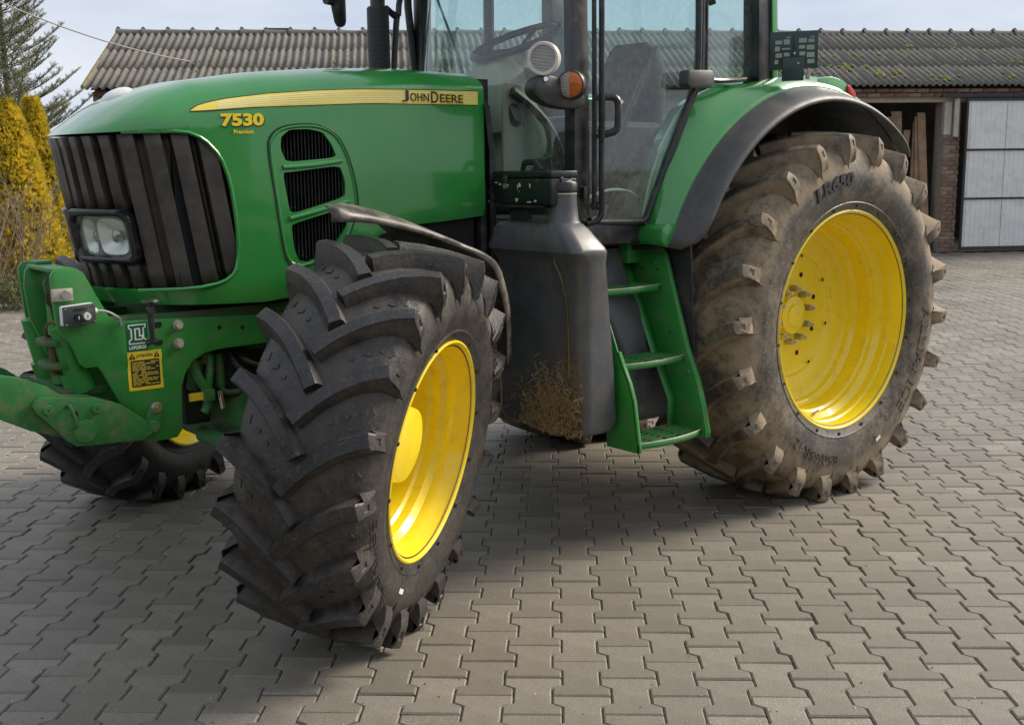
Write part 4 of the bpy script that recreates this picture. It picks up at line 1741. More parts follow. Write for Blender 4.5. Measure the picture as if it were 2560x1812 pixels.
edges = [.012, .093, .174, .255, .3361]
s = .3361 + .097
while s < s_end - .03:
    edges.append(s)
    s += .097
edges.append(s_end)
for sgn in (1, -1):
    for a, b in zip(edges, edges[1:]):
        if b - a < .01:
            continue
        cols = []
        NZ = 8
        for (ss, off) in ((a, -.050), (a + .004, -.015), (a + .22 * (b - a), -.013), (a + .44 * (b - a), -.011), (a + .655 * (b - a), -.008), (a + .670 * (b - a), -.050), (a + .84 * (b - a), -.056), (b - .001, -.050)):
            p, _n = plan_at(ss)
            col = []
            for k in range(NZ + 1):
                # follow the raked opening: x at this height decides where the slat is clipped
                z = 1.25 + (1.84 - 1.25) * k / NZ
                q = shell(sgn * ss, z, off)
                q.x += .165 * (1.81 - z) * (1 - min(1, max(0, (-2.75 - p.x) / .55)))
                col.append(q)
            # clip ends
            cl = []
            for k in range(NZ + 1):
                z = col[k].z
                x = col[k].x
                zt, zb2 = grille_top(x) + .004, grille_bot(x) - .004
                cl.append(Vector((x, col[k].y, min(max(z, zb2), zt))))
            cols.append(cl)
        if cols[1][-1].z - cols[1][0].z < .03:
            continue
        if a < .33:
            pieces = ((1.552, 1.9), (1.2, 1.354))
        else:
            pieces = ((1.2, 1.9),)
        for (za, zb_) in pieces:
            cc = [[q for q in c_ if za - .08 < q.z < zb_ + .08] for c_ in cols]
            cc = [[Vector((q.x, q.y, min(max(q.z, za), zb_))) for q in c_] for c_ in cc]
            if len(pieces) > 1 and za < 1.3:
                cc = [[q for q in c_] for c_ in cc]
            mb = MB()
            mb.grid(cc)
            mb.build('grille_slat', 'grille_mesh', hood, smooth=25, recalc=True, solid=.002)

# ---- headlight on the near corner (and its twin)


def headlight(sgn):
    S0, S1, Z0, Z1 = .02, .305, 1.378, 1.528
    pts = round_rect(S0, S1, Z0, Z1, .035, 6)

    def shp(s_, z_, off):
        q = shell(sgn * s_, z_, off)
        return q
    n = len(pts)
    cs, cz = (S0 + S1) / 2, (Z0 + Z1) / 2
    rows = []
    for (grow, off) in ((.028, -.025), (.028, .006), (.023, .018), (.013, .021), (.003, .016), (-.003, .004), (-.005, -.012)):
        ring = []
        for (x, z) in pts:
            dx = 1 if x > cs else -1
            kx = (x - cs) / (S1 - cs)
            kz = (z - cz) / (Z1 - cz)
            ring.append(shp(x + kx * grow, z + kz * grow * 1.0, off))
        ring.append(ring[0].copy())
        rows.append(ring)
    mb = MB()
    mb.grid(rows)
    hl = mb.build('headlight', 'black_gloss', TR, smooth=50)
    # clear lens
    rows = []
    for i in range(17):
        f = i / 16
        rows.append([shp(S0 + (S1 - S0) * f, Z0 + (Z1 - Z0) * k / 6, .004) for k in range(7)])
    mb = MB()
    mb.grid(rows)
    mb.build('lens', 'lamp_glass', hl, smooth=60)
    # housing back wall
    rows = []
    for i in range(17):
        f = i / 16
        rows.append([shp(S0 - .008 + (S1 - S0 + .016) * f, Z0 - .006 + (Z1 - Z0 + .012) * k / 6, -.075 if 0 < k < 6 and 0 < i < 16 else -.006) for k in range(7)])
    mb = MB()
    mb.grid(rows)
    mb.build('lamp_housing', 'lamp_mirror', hl, smooth=30)
    # two reflector bowls with rounded-square mouths and bulbs
    for (c, w, h) in ((.222, .068, .066), (.098, .040, .062)):
        rows = []
        for t in range(7):
            q = t / 6
            ring = []
            rr_ = (1 - q) ** .55 if q < 1 else 0
            for k in range(33):
                a = 2 * pi * k / 32
                ca, sa = cos(a), sin(a)
                sq = (abs(ca) ** 4 + abs(sa) ** 4) ** -.25
                e = sq * (1 - q) + q
                ring.append(shp(c + w * rr_ * ca * e, cz + h * rr_ * sa * e, -.006 - .060 * q))
            rows.append(ring)
        mb = MB()
        mb.grid(rows)
        mb.build('reflector', 'lamp_bowl', hl, smooth=60)
        p0, p1 = shp(c, cz, -.068), shp(c, cz, -.024)
        mb = MB()
        mb.tube([p0, p0.lerp(p1, .4), p0.lerp(p1, .5), p0.lerp(p1, .9), p1], [.014, .014, .022, .022, .012], 16)
        mb.build('bulb', 'lens_ring', hl, smooth=40)
    return hl


pm('lamp_mirror', (.74, .77, .73), .35, .25, var=.05)
pm('lamp_bowl', (.90, .91, .89), .22, .45, var=.03)
pm('lens_ring', (.30, .30, .30), .12, 1.0, var=.3, vscale=60)
headlight(1)
headlight(-1)

# low white dome on the hood, beyond the crest
mb = MB()
rows = []
for i in range(9):
    q = i / 8
    rows.append([(-3.20 + .062 * cos(q * pi / 2) * cos(t * pi / 12), .06 + .062 * cos(q * pi / 2) * sin(t * pi / 12), 1.972 + .032 * sin(q * pi / 2) + .33 * .062 * cos(q * pi / 2) * cos(t * pi / 12)) for t in range(25)])
mb.grid(rows)
mb.build('white_dome', 'white_plastic', hood, smooth=60)

# rubber latch under the hood lip
yl = -.385
mb = MB()
mb.tube([(-3.317, yl - .03, 1.228), (-3.317, yl - .03, 1.236)], [.033, .028], 14)
mb.tube([(-3.317, yl - .028, 1.228), (-3.316, yl - .026, 1.190), (-3.313, yl - .02, 1.080)], [.010, .014, .009], 8)
mb.tube([(-3.317, yl - .026, 1.196), (-3.317, yl - .042, 1.196)], [.017, .015], 12)
mb.tube([(-3.335, yl - .014, 1.078), (-3.29, yl - .014, 1.082)], [.011, .011], 10)
mb.build('hood_latch', 'black_plastic', TR)

# ------------------------------------------------------------------ front frame and lift linkage
PLATE = [(-3.639, 1.338), (-3.624, 1.356), (-3.546, 1.356), (-3.526, 1.341), (-3.493, 1.272), (-3.449, 1.184), (-3.422, 1.162), (-3.371, 1.157), (-3.306, 1.156), (-2.831, 1.133), (-2.45, 1.12), (-2.45, 1.03), (-2.837, 1.021), (-3.031, 1.018), (-3.095, 1.01), (-3.147, 0.983), (-3.178, 0.939), (-3.194, 0.893), (-3.201, 0.731), (-3.222, 0.704), (-3.326, 0.7), (-3.355, 0.714), (-3.376, 0.747), (-3.486, 0.984), (-3.501, 1.006), (-3.543, 1.005), (-3.561, 1.021), (-3.579, 1.074), (-3.593, 1.103), (-3.623, 1.129), (-3.629, 1.157), (-3.636, 1.234), (-3.639, 1.3)]
mb = MB().prism(PLATE, 'y', -.36, -.342)
lp = mb.build('linkage_plate', 'green_frame', TR, smooth=30, bevel=.0025)
mb = MB().prism([(x + .04, z) for x, z in PLATE], 'y', .12, .138)
mb.build('linkage_plate', 'green_frame', TR, smooth=30, bevel=.0025)
# inner plate of the top bracket and its cross pieces
PL2 = [(x, z) for x, z in PLATE if x < -3.43 and z > 1.0] + [(-3.45, 1.02)]
PL2 = [(-3.640, 1.338), (-3.624, 1.358), (-3.546, 1.358), (-3.520, 1.335), (-3.50, 1.20), (-3.49, 1.02), (-3.585, 1.02), (-3.61, 1.10), (-3.635, 1.16), (-3.648, 1.28)]
mb = MB().prism([(x + .005, z) for x, z in PL2], 'y', -.075, -.06)
mb.build('bracket_plate', 'green_frame', TR, smooth=30, bevel=.002)
PL3 = [(-3.615, 1.30), (-3.595, 1.325), (-3.56, 1.325), (-3.53, 1.30), (-3.50, 1.10), (-3.58, 1.10), (-3.60, 1.22)]
mb = MB().prism(PL3, 'y', -.20, -.185)
mb.build('top_link_ear', 'green_dirty', TR, smooth=30, bevel=.002)
mb = MB()
mb.tube([(-3.572, -.205, 1.295), (-3.572, -.18, 1.295)], [.020, .020], 14)
mb.build('ear_bush', 'worn_steel', TR)
mb = MB()
mb.box2((-3.622, -.345, 1.345), (-3.55, -.05, 1.360))
mb.box2((-3.60, -.10, 1.36), (-3.545, .0, 1.372))
mb.build('top_crosspiece', 'green_frame', TR, smooth=30, bevel=.002)
mb = MB()
mb.tube([(-3.602, -.19, 1.30), (-3.60, -.195, 1.23), (-3.50, -.21, 1.09)], .009, 6)
mb.build('hitch_cable', 'hose_black', TR)
# centre post with drawbar ears and pin
mb = MB()
mb.tube([(-3.545, -.16, .93), (-3.545, -.16, 1.30)], [.052, .052], 20)
mb.build('centre_post', 'green_frame', TR)
for z0 in (1.083, 1.0):
    mb = MB()
    ol = [(-3.66 + .045 * (1 - cos(t)), 0) for t in (0,)]
    outl = [(-3.52, -.31), (-3.62, -.30), (-3.648, -.27), (-3.656, -.22), (-3.648, -.17), (-3.62, -.14), (-3.52, -.13)]
    mb.prism(outl, 'z', z0, z0 + .022)
    mb.build('drawbar_ear', 'green_dirty', TR, smooth=30, bevel=.003)
mb = MB()
mb.tube([(-3.61, -.235, .975), (-3.61, -.235, 1.107)], [.016, .016], 14)
mb.build('drawbar_pin', 'rusty', TR)
mb = MB()
c = Vector((-3.61, -.235, 1.138))
mb.tube([c + Vector((cos(a) * .022, -sin(a) * .012, sin(a) * .027)) for a in [2 * pi * k / 18 for k in range(19)]], .0055, 7)
mb.tube([(-3.61, -.235, 1.105), (-3.61, -.235, 1.110)], [.030, .030], 16)
mb.build('pin_ring', 'rusty', TR)
# lift cylinders
for y in (-.27, .05):
    mb = MB()
    mb.tube([(-3.585, y, 1.15), (-3.552, y, .985)], [.043, .043], 22)
    mb.tube([(-3.554, y, .99), (-3.532, y, .915)], [.054, .054], 22)
    cy = mb.build('lift_cylinder', 'green_frame', TR)
    mb = MB()
    mb.tube([(-3.535, y, .918), (-3.522, y, .865)], [.020, .020], 14)
    mb.build('piston_rod', 'chrome', cy)
    mb = MB()
    mb.prism([(-3.560, .885), (-3.535, .912), (-3.510, .910), (-3.46, .86), (-3.56, .84)], 'y', y - .022, y + .022)
    mb.build('rod_clevis', 'green_old', cy, bevel=.002)
# lower arms: pivoting rear plates and folded outer arms
ARM = [(-3.747, .902), (-3.738, .921), (-3.721, .931), (-3.60, .914), (-3.535, .905), (-3.447, .870), (-3.36, .80), (-3.33, .745), (-3.376, .724), (-3.608, .740), (-3.638, .768), (-3.735, .879)]
ARMB = [(-4.02, 1.065), (-3.832, 1.018), (-3.77, 1.002), (-3.683, .960), (-3.64, .924), (-3.60, .90), (-3.60, .80), (-3.649, .776), (-3.752, .815), (-3.845, .868), (-4.05, .90)]
for sg in (-1, 1):
    ya_, yb_, yc_, yd_, ye_, yf_ = (-.400, -.384, -.33, -.316, -.375, -.342) if sg < 0 else (.16, .144, .09, .076, .135, .102)
    mb = MB().prism(ARM, 'y', ya_, yb_)
    ap = mb.build('lift_arm_plate', 'green_old', TR, smooth=30, bevel=.002)
    mb = MB().prism(ARM, 'y', yc_, yd_)
    mb.build('lift_arm_plate', 'green_old', TR, smooth=30, bevel=.002)
    mb = MB().prism(ARMB, 'y', ye_, yf_)
    ab = mb.build('lift_arm', 'green_old', TR, smooth=30, bevel=.003)
    yo = ya_
    for (x, z, r_) in ((-3.697, .884, .019), (-3.532, .866, .019)):
        mb = MB()
        mb.tube([(x, yo, z), (x, yo + sg * .012, z)], [r_, r_ * .95], 8)
        mb.build('pin_head', 'green_old', ap, smooth=20, bevel=.002)
        mb = MB()
        mb.tube([(x, yo + sg * .0122, z), (x, yo + sg * .0135, z)], [.003, .003], 8)
        mb.build('grease_hole', 'dark_inside', ap)
    mb = MB()
    mb.tube([(-3.575, yo, .79), (-3.575, yo + sg * .006, .79)], [.043, .041], 28)
    mb.build('pivot_disc', 'green_old', ap, smooth=20, bevel=.0015)
    mb = MB()
    mb.tube(smooth_open([(-3.636, yo + sg * .004, .885), (-3.632, yo + sg * .022, .90), (-3.618, yo + sg * .03, .86), (-3.612, yo + sg * .028, .815), (-3.612, yo + sg * .004, .812)], 2), .006, 8)
    mb.build('locking_pin', 'green_old', ap)
    mb = MB().prism(round_rect(-3.618, -3.596, .843, .868, .010, 4), 'y', yo + sg * .0005, yo + sg * .0015)
    mb.build('slot_hole', 'dark_inside', ap, smooth=0)
# cross tube tying the arms
mb = MB()
mb.tube([(-3.44, -.32, .80), (-3.44, .10, .80)], .05, 18)
mb.build('cross_tube', 'green_dirty', TR)
mb = MB()
mb.box2((-3.60, -.31, .90), (-3.45, .10, .925))
mb.build('tie_plate', 'green_dirty', TR, bevel=.003)
# plate bolts, holes and pivot boss
yp = -.36
for (x, z, r_) in ((-3.195, 1.126, .015), (-3.197, 1.057, .015)):
    mb = MB()
    mb.tube([(x, yp, z), (x, yp - .004, z)], [.020, .020], 18)
    mb.tube([(x, yp - .004, z), (x, yp - .018, z)], [r_, r_ * .95], 6)
    mb.build('frame_bolt', 'worn_steel', lp, smooth=25)
for (x, z) in ((-3.031, 1.1), (-2.936, 1.091), (-2.833, 1.078)):
    mb = MB()
    mb.tube([(x, yp - .0005, z), (x, yp - .0012, z)], [.0085, .0085], 14)
    mb.build('frame_hole', 'dark_inside', lp)
for (x, z) in ((-3.272, 1.134), (-3.272, 1.068)):
    mb = MB().prism(round_rect(x - .016, x + .016, z - .0105, z + .0105, .0100, 5), 'y', yp - .0006, yp - .0014)
    mb.build('frame_slot', 'dark_inside', lp, smooth=0)
mb = MB()
mb.prism(smooth_closed([(-3.330, .84), (-3.285, .84), (-3.288, .765), (-3.296, .735), (-3.325, .725), (-3.350, .738), (-3.352, .765)], 2), 'y', yp, yp - .010)
mb.build('pin_strap', 'green_frame', lp, bevel=.002)
mb = MB()
mb.tube([(-3.303, yp - .008, .832), (-3.303, yp - .014, .832)], [.022, .022], 18)
mb.tube([(-3.303, yp - .014, .832), (-3.303, yp - .030, .832)], [.016, .015], 6)
mb.tube([(-3.303, yp - .030, .832), (-3.303, yp - .036, .832)], [.009, .008], 12)
mb.build('pivot_bolt', 'zinc_bolt', lp, smooth=25)
mb = MB()
mb.tube([(-3.320, yp - .008, .762), (-3.320, yp - .026, .762)], [.027, .024], 6)
mb.build('pivot_pin', 'green_old', lp, smooth=20, bevel=.003)

# sticker with the implement maker's mark
mb = MB().prism(round_rect(-3.390, -3.312, 1.048, 1.150, .004, 2), 'y', yp - .0006, yp - .0014)
mb.build('maker_sticker', 'sticker_green', lp, smooth=0)


def ppoly(outl, name, mat, off0, off1, par):
    mb = MB().prism(outl, 'y', yp - off0, yp - off1)
    return mb.build(name, mat, par, smooth=0)


def mark(pts):
    # coordinates on a 0..1 box inside the sticker
    return [(-3.384 + u * .066, 1.072 + v * .072) for u, v in pts]


ppoly(mark([(0, 1), (1, 1), (1, .82), (.88, .76), (.88, .30), (1, .2), (1, 0), (0, 0), (0, .2), (.13, .28), (.13, .74), (0, .82)]), 'maker_mark', 'white_print', .0014, .0020, lp)
ppoly(mark([(.07, .94), (.93, .94), (.93, .86), (.80, .79), (.80, .27), (.93, .17), (.93, .06), (.07, .06), (.07, .16), (.21, .25), (.21, .77), (.07, .86)]), 'maker_mark', 'sticker_green', .0020, .0025, lp)
ppoly(mark([(.34, .80), (.66, .80), (.66, .44), (.80, .44), (.80, .20), (.34, .20)]), 'maker_mark', 'white_print', .0025, .0030, lp)
ppoly(mark([(.42, .74), (.58, .74), (.58, .37), (.74, .37), (.74, .27), (.42, .27)]), 'maker_mark', 'sticker_green', .0030, .0034, lp)


def plate_text(s, x0, x1, z0, z1, mat, off, fat=.0, par=None):
    vs, fs = text_mesh(s, x1 - x0, z1 - z0, .0005, fat)
    mb = MB()
    mb.add([(x0 + v.x, yp - off - v.z, z0 + v.y) for v in vs], fs)
    return mb.build('sticker_lettering', mat, par or lp, smooth=0)


plate_text('LAFORGE', -3.384, -3.320, 1.053, 1.066, 'white_print', .0016, .03)
# warning sticker
mb = MB().prism([(-3.393, 1.044), (-3.266, 1.044), (-3.264, 1.02), (-3.267, 1.0), (-3.264, .90), (-3.394, .902), (-3.395, .98), (-3.392, 1.0)], 'y', yp - .0006, yp - .0014)
ws = mb.build('warning_sticker', 'sticker_yellow', lp, smooth=0)
ppoly(round_rect(-3.383, -3.275, .914, 1.012, .006, 3), 'sticker_panel', 'sticker_black', .0014, .0019, lp)
plate_text('ATTENTION', -3.360, -3.300, 1.022, 1.033, 'sticker_black', .0014, .02)
for x in (-3.376, -3.284):
    ppoly([(x - .012, 1.017), (x + .012, 1.017), (x, 1.040)], 'warning_triangle', 'sticker_black', .0014, .0019, lp)
    plate_text('!', x - .0018, x + .0018, 1.019, 1.032, 'sticker_yellow', .0020, .02)
rl = random.Random(2)
for k in range(13):
    z = 1.004 - k * .0068
    x = -3.378
    while x < -3.284:
        w = rl.uniform(.006, .022)
        x1 = min(x + w, -3.280)
        if k % 3 == 2 and x > -3.33:
            break
        ppoly([(x, z - .0016), (x1, z - .0016), (x1, z + .0012), (x, z + .0012)], 'sticker_print', 'sticker_yellow', .0019, .0022, lp) if w > .010 else None
        x = x1 + .003

# switch box with two push buttons, and the worn bracket above it
SWX0, SWX1, SWZ0, SWZ1 = -3.622, -3.512, 1.168, 1.236


def swp(u, w, d):
    """u along box, w up, d out of the plate; box sits slightly tilted"""
    return (SWX0 + u * (SWX1 - SWX0), yp - d, SWZ0 + w * (SWZ1 - SWZ0) + (u - .5) * .006)


def swbox(u0, u1, w0, w1, d0, d1, name, mat, par, bev):
    vs = [swp(u, w, d) for u in (u0, u1) for w in (w0, w1) for d in (d0, d1)]
    mb = MB()
    mb.add(vs, [(0, 1, 3, 2), (4, 6, 7, 5), (0, 4, 5, 1), (2, 3, 7, 6), (0, 2, 6, 4), (1, 5, 7, 3)])
    return mb.build(name, mat, par, smooth=30, bevel=bev)


sb = swbox(0, 1, 0, 1, .004, .036, 'switch_box', 'sticker_yellow' if False else 'white_plastic', lp, .004)
swl = swbox(.0, 1.0, -.01, .99, .0365, .055, 'switch_lid', 'grey_box', lp, .004)
swbox(.30, .72, .72, .86, .0552, .0562, 'switch_label', 'black_plastic', lp, 0)
for u, m_ in ((.42, 'black_gloss'), (.70, 'white_plastic')):
    mb = MB()
    mb.tube([swp(u, .40, .055), swp(u, .40, .066)], [.0135, .0120], 20)
    mb.build('push_button', m_, lp)
    mb = MB()
    mb.box(swp(u, .40, .0668), (.0025, .001, .011))
    mb.build('button_mark', 'white_print' if m_ == 'black_gloss' else 'black_text', lp, smooth=0)
for u, w in ((.06, .10), (.94, .10), (.06, .90), (.94, .90)):
    mb = MB()
    mb.tube([swp(u, w, .0545), swp(u, w, .0565)], [.0038, .0036], 10)
    mb.build('lid_screw', 'zinc_bolt', lp)
mb = MB()
mb.tube([swp(1.0, .55, .022), swp(1.09, .55, .022)], [.015, .013], 12)
mb.tube([swp(1.09, .55, .022), swp(1.14, .55, .022)], [.010, .009], 10)
mb.build('cable_gland', 'white_plastic', lp)
mb = MB()
mb.tube(smooth_open([swp(1.12, .55, .022), swp(1.45, .45, .028), swp(1.80, .05, .02), swp(1.92, -.10, .012), swp(1.95, -.45, .004)], 3), .0042, 8)
mb.build('switch_cable', 'cable_grey', lp)
mb = MB()
mb.box2((-3.642, yp - .016, 1.250), (-3.572, yp, 1.293))
mb.build('coupling_bracket', 'worn_steel', lp, bevel=.003)
mb = MB()
mb.tube([(-3.598, yp - .016, 1.272), (-3.598, yp - .022, 1.272)], [.017, .015], 18)
mb.build('coupling_knob', 'zinc_bolt', lp)

# main side rails, axle housing and things seen through the cut-out
mb = MB()
mb.box2((-3.45, -.335, 1.03), (-1.3, -.26, 1.17))
mb.box2((-3.45, .26, 1.03), (-1.3, .335, 1.17))
mb.build('chassis_rail', 'green_dirty', TR, bevel=.004)
mb = MB()
mb.box2((-3.20, -.26, .98), (-1.2, .26, 1.35))
mb.box2((-2.6, -.22, .72), (-1.0, .22, 1.0))
mb.box2((-1.3, -.42, .62), (.35, .42, 1.36))
mb.build('transmission', 'green_dirty', TR, bevel=.01)
mb = MB()
mb.tube([(-2.88, -.62, .70), (-2.88, -.30, .72), (-2.88, -.16, .72), (-2.88, .16, .72), (-2.88, .30, .72), (-2.75, 1.15, .70)], [.11, .10, .15, .15, .10, .11], 20)
mb.build('front_axle', 'green_dirty', TR)
for sg in (-1, 1):
    mb = MB()
    kp = Vector((-2.88, -.70, .69)) if sg < 0 else Vector((-2.72, 1.18, .69))
    mb.tube([kp + Vector((.03, 0, -.19)), kp + Vector((-.03, 0, .19))], [.075, .075], 16)
    mb.tube([kp, Vector((CF_near.x, CF_near.y, .69)) if sg < 0 else MF_far.translation], [.11, .14], 20)
    mb.build('steering_knuckle', 'green_dirty', TR)
    mb = MB()
    mb.tube([(-3.05, sg * .20, .66), (-3.04, sg * .38, .655)], [.032, .032], 16)
    sc_ = mb.build('steering_cylinder', 'green_dirty', TR)
    mb = MB()
    mb.tube([(-3.04, sg * .38, .655), (-3.035, sg * .52, .65)], [.016, .016], 12)
    mb.build('piston_rod', 'chrome', sc_)
    mb = MB()
    mb.tube([(-3.045, sg * .545, .612), (-3.035, sg * .545, .688)], [.030, .030], 14)
    mb.build('tie_rod_end', 'green_old', sc_)
mb = MB()
mb.box2((-3.12, -.20, .70), (-2.30, .18, 1.0))
mb.box2((-3.06, -.26, .80), (-2.86, .26, 1.02))
mb.build('dark_backing', 'backing_black', TR, bevel=.02)  # dark block added behind the cut-out to close the bright gap
# suspension cylinder with chrome rod, lever and hoses in the cut-out
mb = MB()
mb.tube([(-3.07, -.24, .985), (-3.07, -.30, .985)], [.030, .030], 18)
mb.tube([(-3.10, -.25, .86), (-3.10, -.29, .985)], [.028, .026], 14)
mb.build('linkage_bush', 'green_dirty', TR)
mb = MB()
mb.tube(smooth_open([(-3.12, -.30, .98), (-3.105, -.31, .90), (-3.075, -.31, .865), (-3.07, -.31, .80), (-3.09, -.31, .77)], 2), .018, 10)
mb.tube(smooth_open([(-3.045, -.29, .99), (-3.05, -.30, .93), (-3.065, -.30, .88), (-3.06, -.30, .82)], 2), .016, 10)
mb.build('bent_lever', 'green_old', TR)
mb = MB()
mb.tube([(-3.00, -.27, .985), (-3.0, -.28, .86)], [.018, .018], 12)
mb.tube(smooth_open([(-3.0, -.28, .86), (-2.99, -.285, .83), (-2.93, -.29, .83)], 2), .012, 10)
mb.build('hydraulic_pipe', 'green_dirty', TR)
mb = MB()
mb.tube([(-3.015, -.30, .845), (-3.010, -.31, .775)], [.011, .011], 12)
mb.build('damper_rod', 'chrome', TR)
mb = MB()
mb.box2((-3.155, -.335, .826), (-3.09, -.325, .855))
mb.build('caution_label', 'sticker_yellow', TR, smooth=0)
mb = MB()
mb.box2((-3.10, -.345, .818), (-3.055, -.318, .862))
mb.build('label_clip', 'green_old', TR, bevel=.004)
mb = MB()
mb.tube(smooth_open([(-2.96, -.26, 1.02), (-2.95, -.30, .94), (-2.90, -.33, .90), (-2.80, -.36, .86)], 2), .013, 8)
mb.tube(smooth_open([(-2.93, -.25, 1.02), (-2.92, -.31, .96), (-2.86, -.34, .93), (-2.78, -.38, .90)], 2), .011, 8)
mb.build('hydraulic_hose', 'hose_black', TR)

# front mudguard carried on the steered hub


def guard(mtx, sgn):
    rows = []
    for k in range(37):
        a = radians(14 + 80 * k / 36)          # 0 = towards the rear, 90 = top
        deg = 14 + 80 * k / 36
        rad = interp([(-30, .885), (10, .885), (30, .872), (50, .84), (65, .812), (80, .800), (94, .795)], deg)
        yn = interp([(-30, -.235), (50, -.235), (55, -.215), (60, -.12), (66, -.06), (75, .04), (86, .155), (92, .20), (94, .235)], deg)
        lip = interp([(-30, 1.), (48, 1.), (58, .15), (94, .1)], deg)
        yf = .265
        ring = []
        for (f, dr) in ((0, .036), (.12, .044), (.35, .038), (.65, .014), (.85, -.016), (.95, -.034), (1.0, -.056)):
            ring.append(mtx @ Vector(((rad + dr * (.35 + .65 * lip)) * cos(a), (yf + (yn - yf) * f) * sgn, (rad + dr * (.35 + .65 * lip)) * sin(a))))
        ring.append(mtx @ Vector(((rad - .075 * lip - .030) * cos(a), yn * sgn, (rad - .075 * lip - .030) * sin(a))))
        rows.append(ring)
    mb = MB()
    mb.grid(rows)
    g = mb.build('front_mudguard', 'mudguard', TR, smooth=50, solid=.006)
    mb = MB()
    mb.tube([mtx @ Vector((.42, .30 * sgn, .50)), mtx @ Vector((.58, .2 * sgn, .60))], .018, 8)
    mb.build('guard_bracket', 'green_dirty', g)
    return g


GMN = Matrix.Translation(CF_near) @ wheel_matrix((0, 0, 0), DELTA, CAMB * .9)
guard(GMN, 1)

# ------------------------------------------------------------------ fuel tank, neck, steps
def loft(levels, name, mat, parent, r=.04, smooth=40, bevel=0., nc=5):
    """levels: (z, x0, x1, y0, y1[, r]) rounded rectangles stacked in z"""
    rows = []
    for L in levels:
        rr_ = L[5] if len(L) > 5 else r
        ring = [Vector((p[0], p[1], L[0])) for p in round_rect(L[1], L[2], L[3], L[4], rr_, nc)]
        ring.append(ring[0].copy())
        rows.append(ring)
    mb = MB()
    mb.grid(rows)
    n = len(rows[0]) - 1
    o = len(mb.v)
    mb.f.append(tuple(range(n)))
    mb.mi.append(0)
    mb.f.append(tuple((len(rows) - 1) * (n + 1) + i for i in range(n)))
    mb.mi.append(0)
    ob = mb.build(name, mat, parent, smooth=smooth)
    return ob


tank = loft([(.545, -1.66, -1.50, -.93, -.42, .05), (.56, -1.685, -1.48, -.955, -.40, .05), (.60, -1.70, -1.472, -.968, -.39, .05), (.80, -1.700, -1.485, -.968, -.385, .055), (1.10, -1.700, -1.515, -.966, -.38, .055), (1.285, -1.702, -1.536, -.966, -.375, .055), (1.315, -1.724, -1.541, -.974, -.372, .05), (1.335, -1.742, -1.543, -.976, -.37, .045), (1.352, -1.742, -1.548, -.968, -.372, .045), (1.425, -1.728, -1.568, -.892, -.39, .045), (1.447, -1.708, -1.580, -.868, -.41, .045), (1.455, -1.68, -1.595, -.845, -.43, .04)], 'fuel_tank', 'tank_plastic', TR)
mb = MB()
nc_ = Vector((-1.637, -.792, 0))
mb.tube([nc_ + Vector((0, .01, z)) for z in (1.425, 1.445, 1.465, 1.52, 1.572)], [.092, .076, .064, .058, .054], 28)
nk_ = mb.build('filler_neck', 'tank_plastic', tank, smooth=50)
mb = MB()
mb.tube([nc_ + Vector((0, .01, z)) for z in (1.572, 1.578)], [.056, .056], 28)
mb.build('neck_ring', 'worn_steel', tank)
mb = MB()
mb.tube([nc_ + Vector((0, .01, z)) for z in (1.584, 1.588, 1.618, 1.624)], [.054, .058, .058, .054], 28)
cap_ = mb.build('filler_cap', 'black_plastic', tank, smooth=40)
mb = MB()
mb.box(nc_ + Vector((0, .01, 1.634)), (.085, .018, .024), Matrix.Rotation(radians(25), 3, 'Z'))
mb.build('cap_grip', 'black_plastic', tank, bevel=.004)
# sight tube on the tank face
mb = MB()
mb.tube(smooth_open([(-1.712, -.80, 1.30), (-1.704, -.845, 1.22), (-1.704, -.875, 1.10), (-1.704, -.885, .95), (-1.704, -.885, .80)], 2), .006, 8)
mb.build('sight_tube', 'sight', tank) if 'sight' in M else None
# caked straw and mud low on the tank face
rs = random.Random(40)
straw = MB()
for i in range(3400):
    y = -.77 + rs.gauss(0, .10)
    z = .555 + abs(rs.gauss(0, 1)) * .115
    if y > -.45 or y < -.955 or z > .98:
        continue
    if rs.random() < min(.9, max(0, ((y + .77) / .26) ** 2 + ((z - .58) / .36) ** 2 + .5 * noise.noise(Vector((y * 14, z * 14, 1))))):
        continue
    x = -1.70 - rs.random() * .016
    d = rdir(rs)
    d.x *= .35
    d = d.normalized()
    L = rs.uniform(.008, .026)
    w = .0011
    s_ = d.cross(Vector((1, 0, 0)))
    if s_.length < .1:
        continue
    s_.normalize()
    p = Vector((x, y, z))
    straw.add([p - d * L - s_ * w, p + d * L - s_ * w, p + d * L + s_ * w, p - d * L + s_ * w, p + Vector((-.002, 0, 0))], [(0, 1, 4), (1, 2, 4), (2, 3, 4), (3, 0, 4)])
for i in range(260):
    y, z = rs.uniform(-.968, -.80), .56 + rs.random() ** 1.5 * .34
    x = -1.7012
    a = rs.gauss(.9, .5)
    d = Vector((0, cos(a), sin(a)))
    L = rs.uniform(.006, .022)
    p = Vector((x - .001, y, z))
    s_ = Vector((0, -d.z, d.y)) * .0009
    straw.add([p - d * L - s_, p + d * L - s_, p + d * L + s_, p - d * L + s_], [(0, 1, 2, 3)])
so = straw.build('stuck_straw', 'straw', tank, smooth=0, recalc=False)
tag(so, kind='stuff')
mb = MB()
GY, GZ = 40, 24
pv = {}
for i in range(GY + 1):
    for k in range(GZ + 1):
        y, z = -.955 + .44 * i / GY, .550 + .34 * k / GZ
        f = 1 - ((y + .80) / .15) ** 2 - ((z - .58) / .15) ** 2 + .75 * noise.noise(Vector((y * 16, z * 16, 3)))
        h = .016 * max(0, f) ** .5 * (.6 + .8 * abs(noise.noise(Vector((y * 40, z * 40, 3)))))
        pv[i, k] = (f, Vector((-1.7005 - h, y, z)))
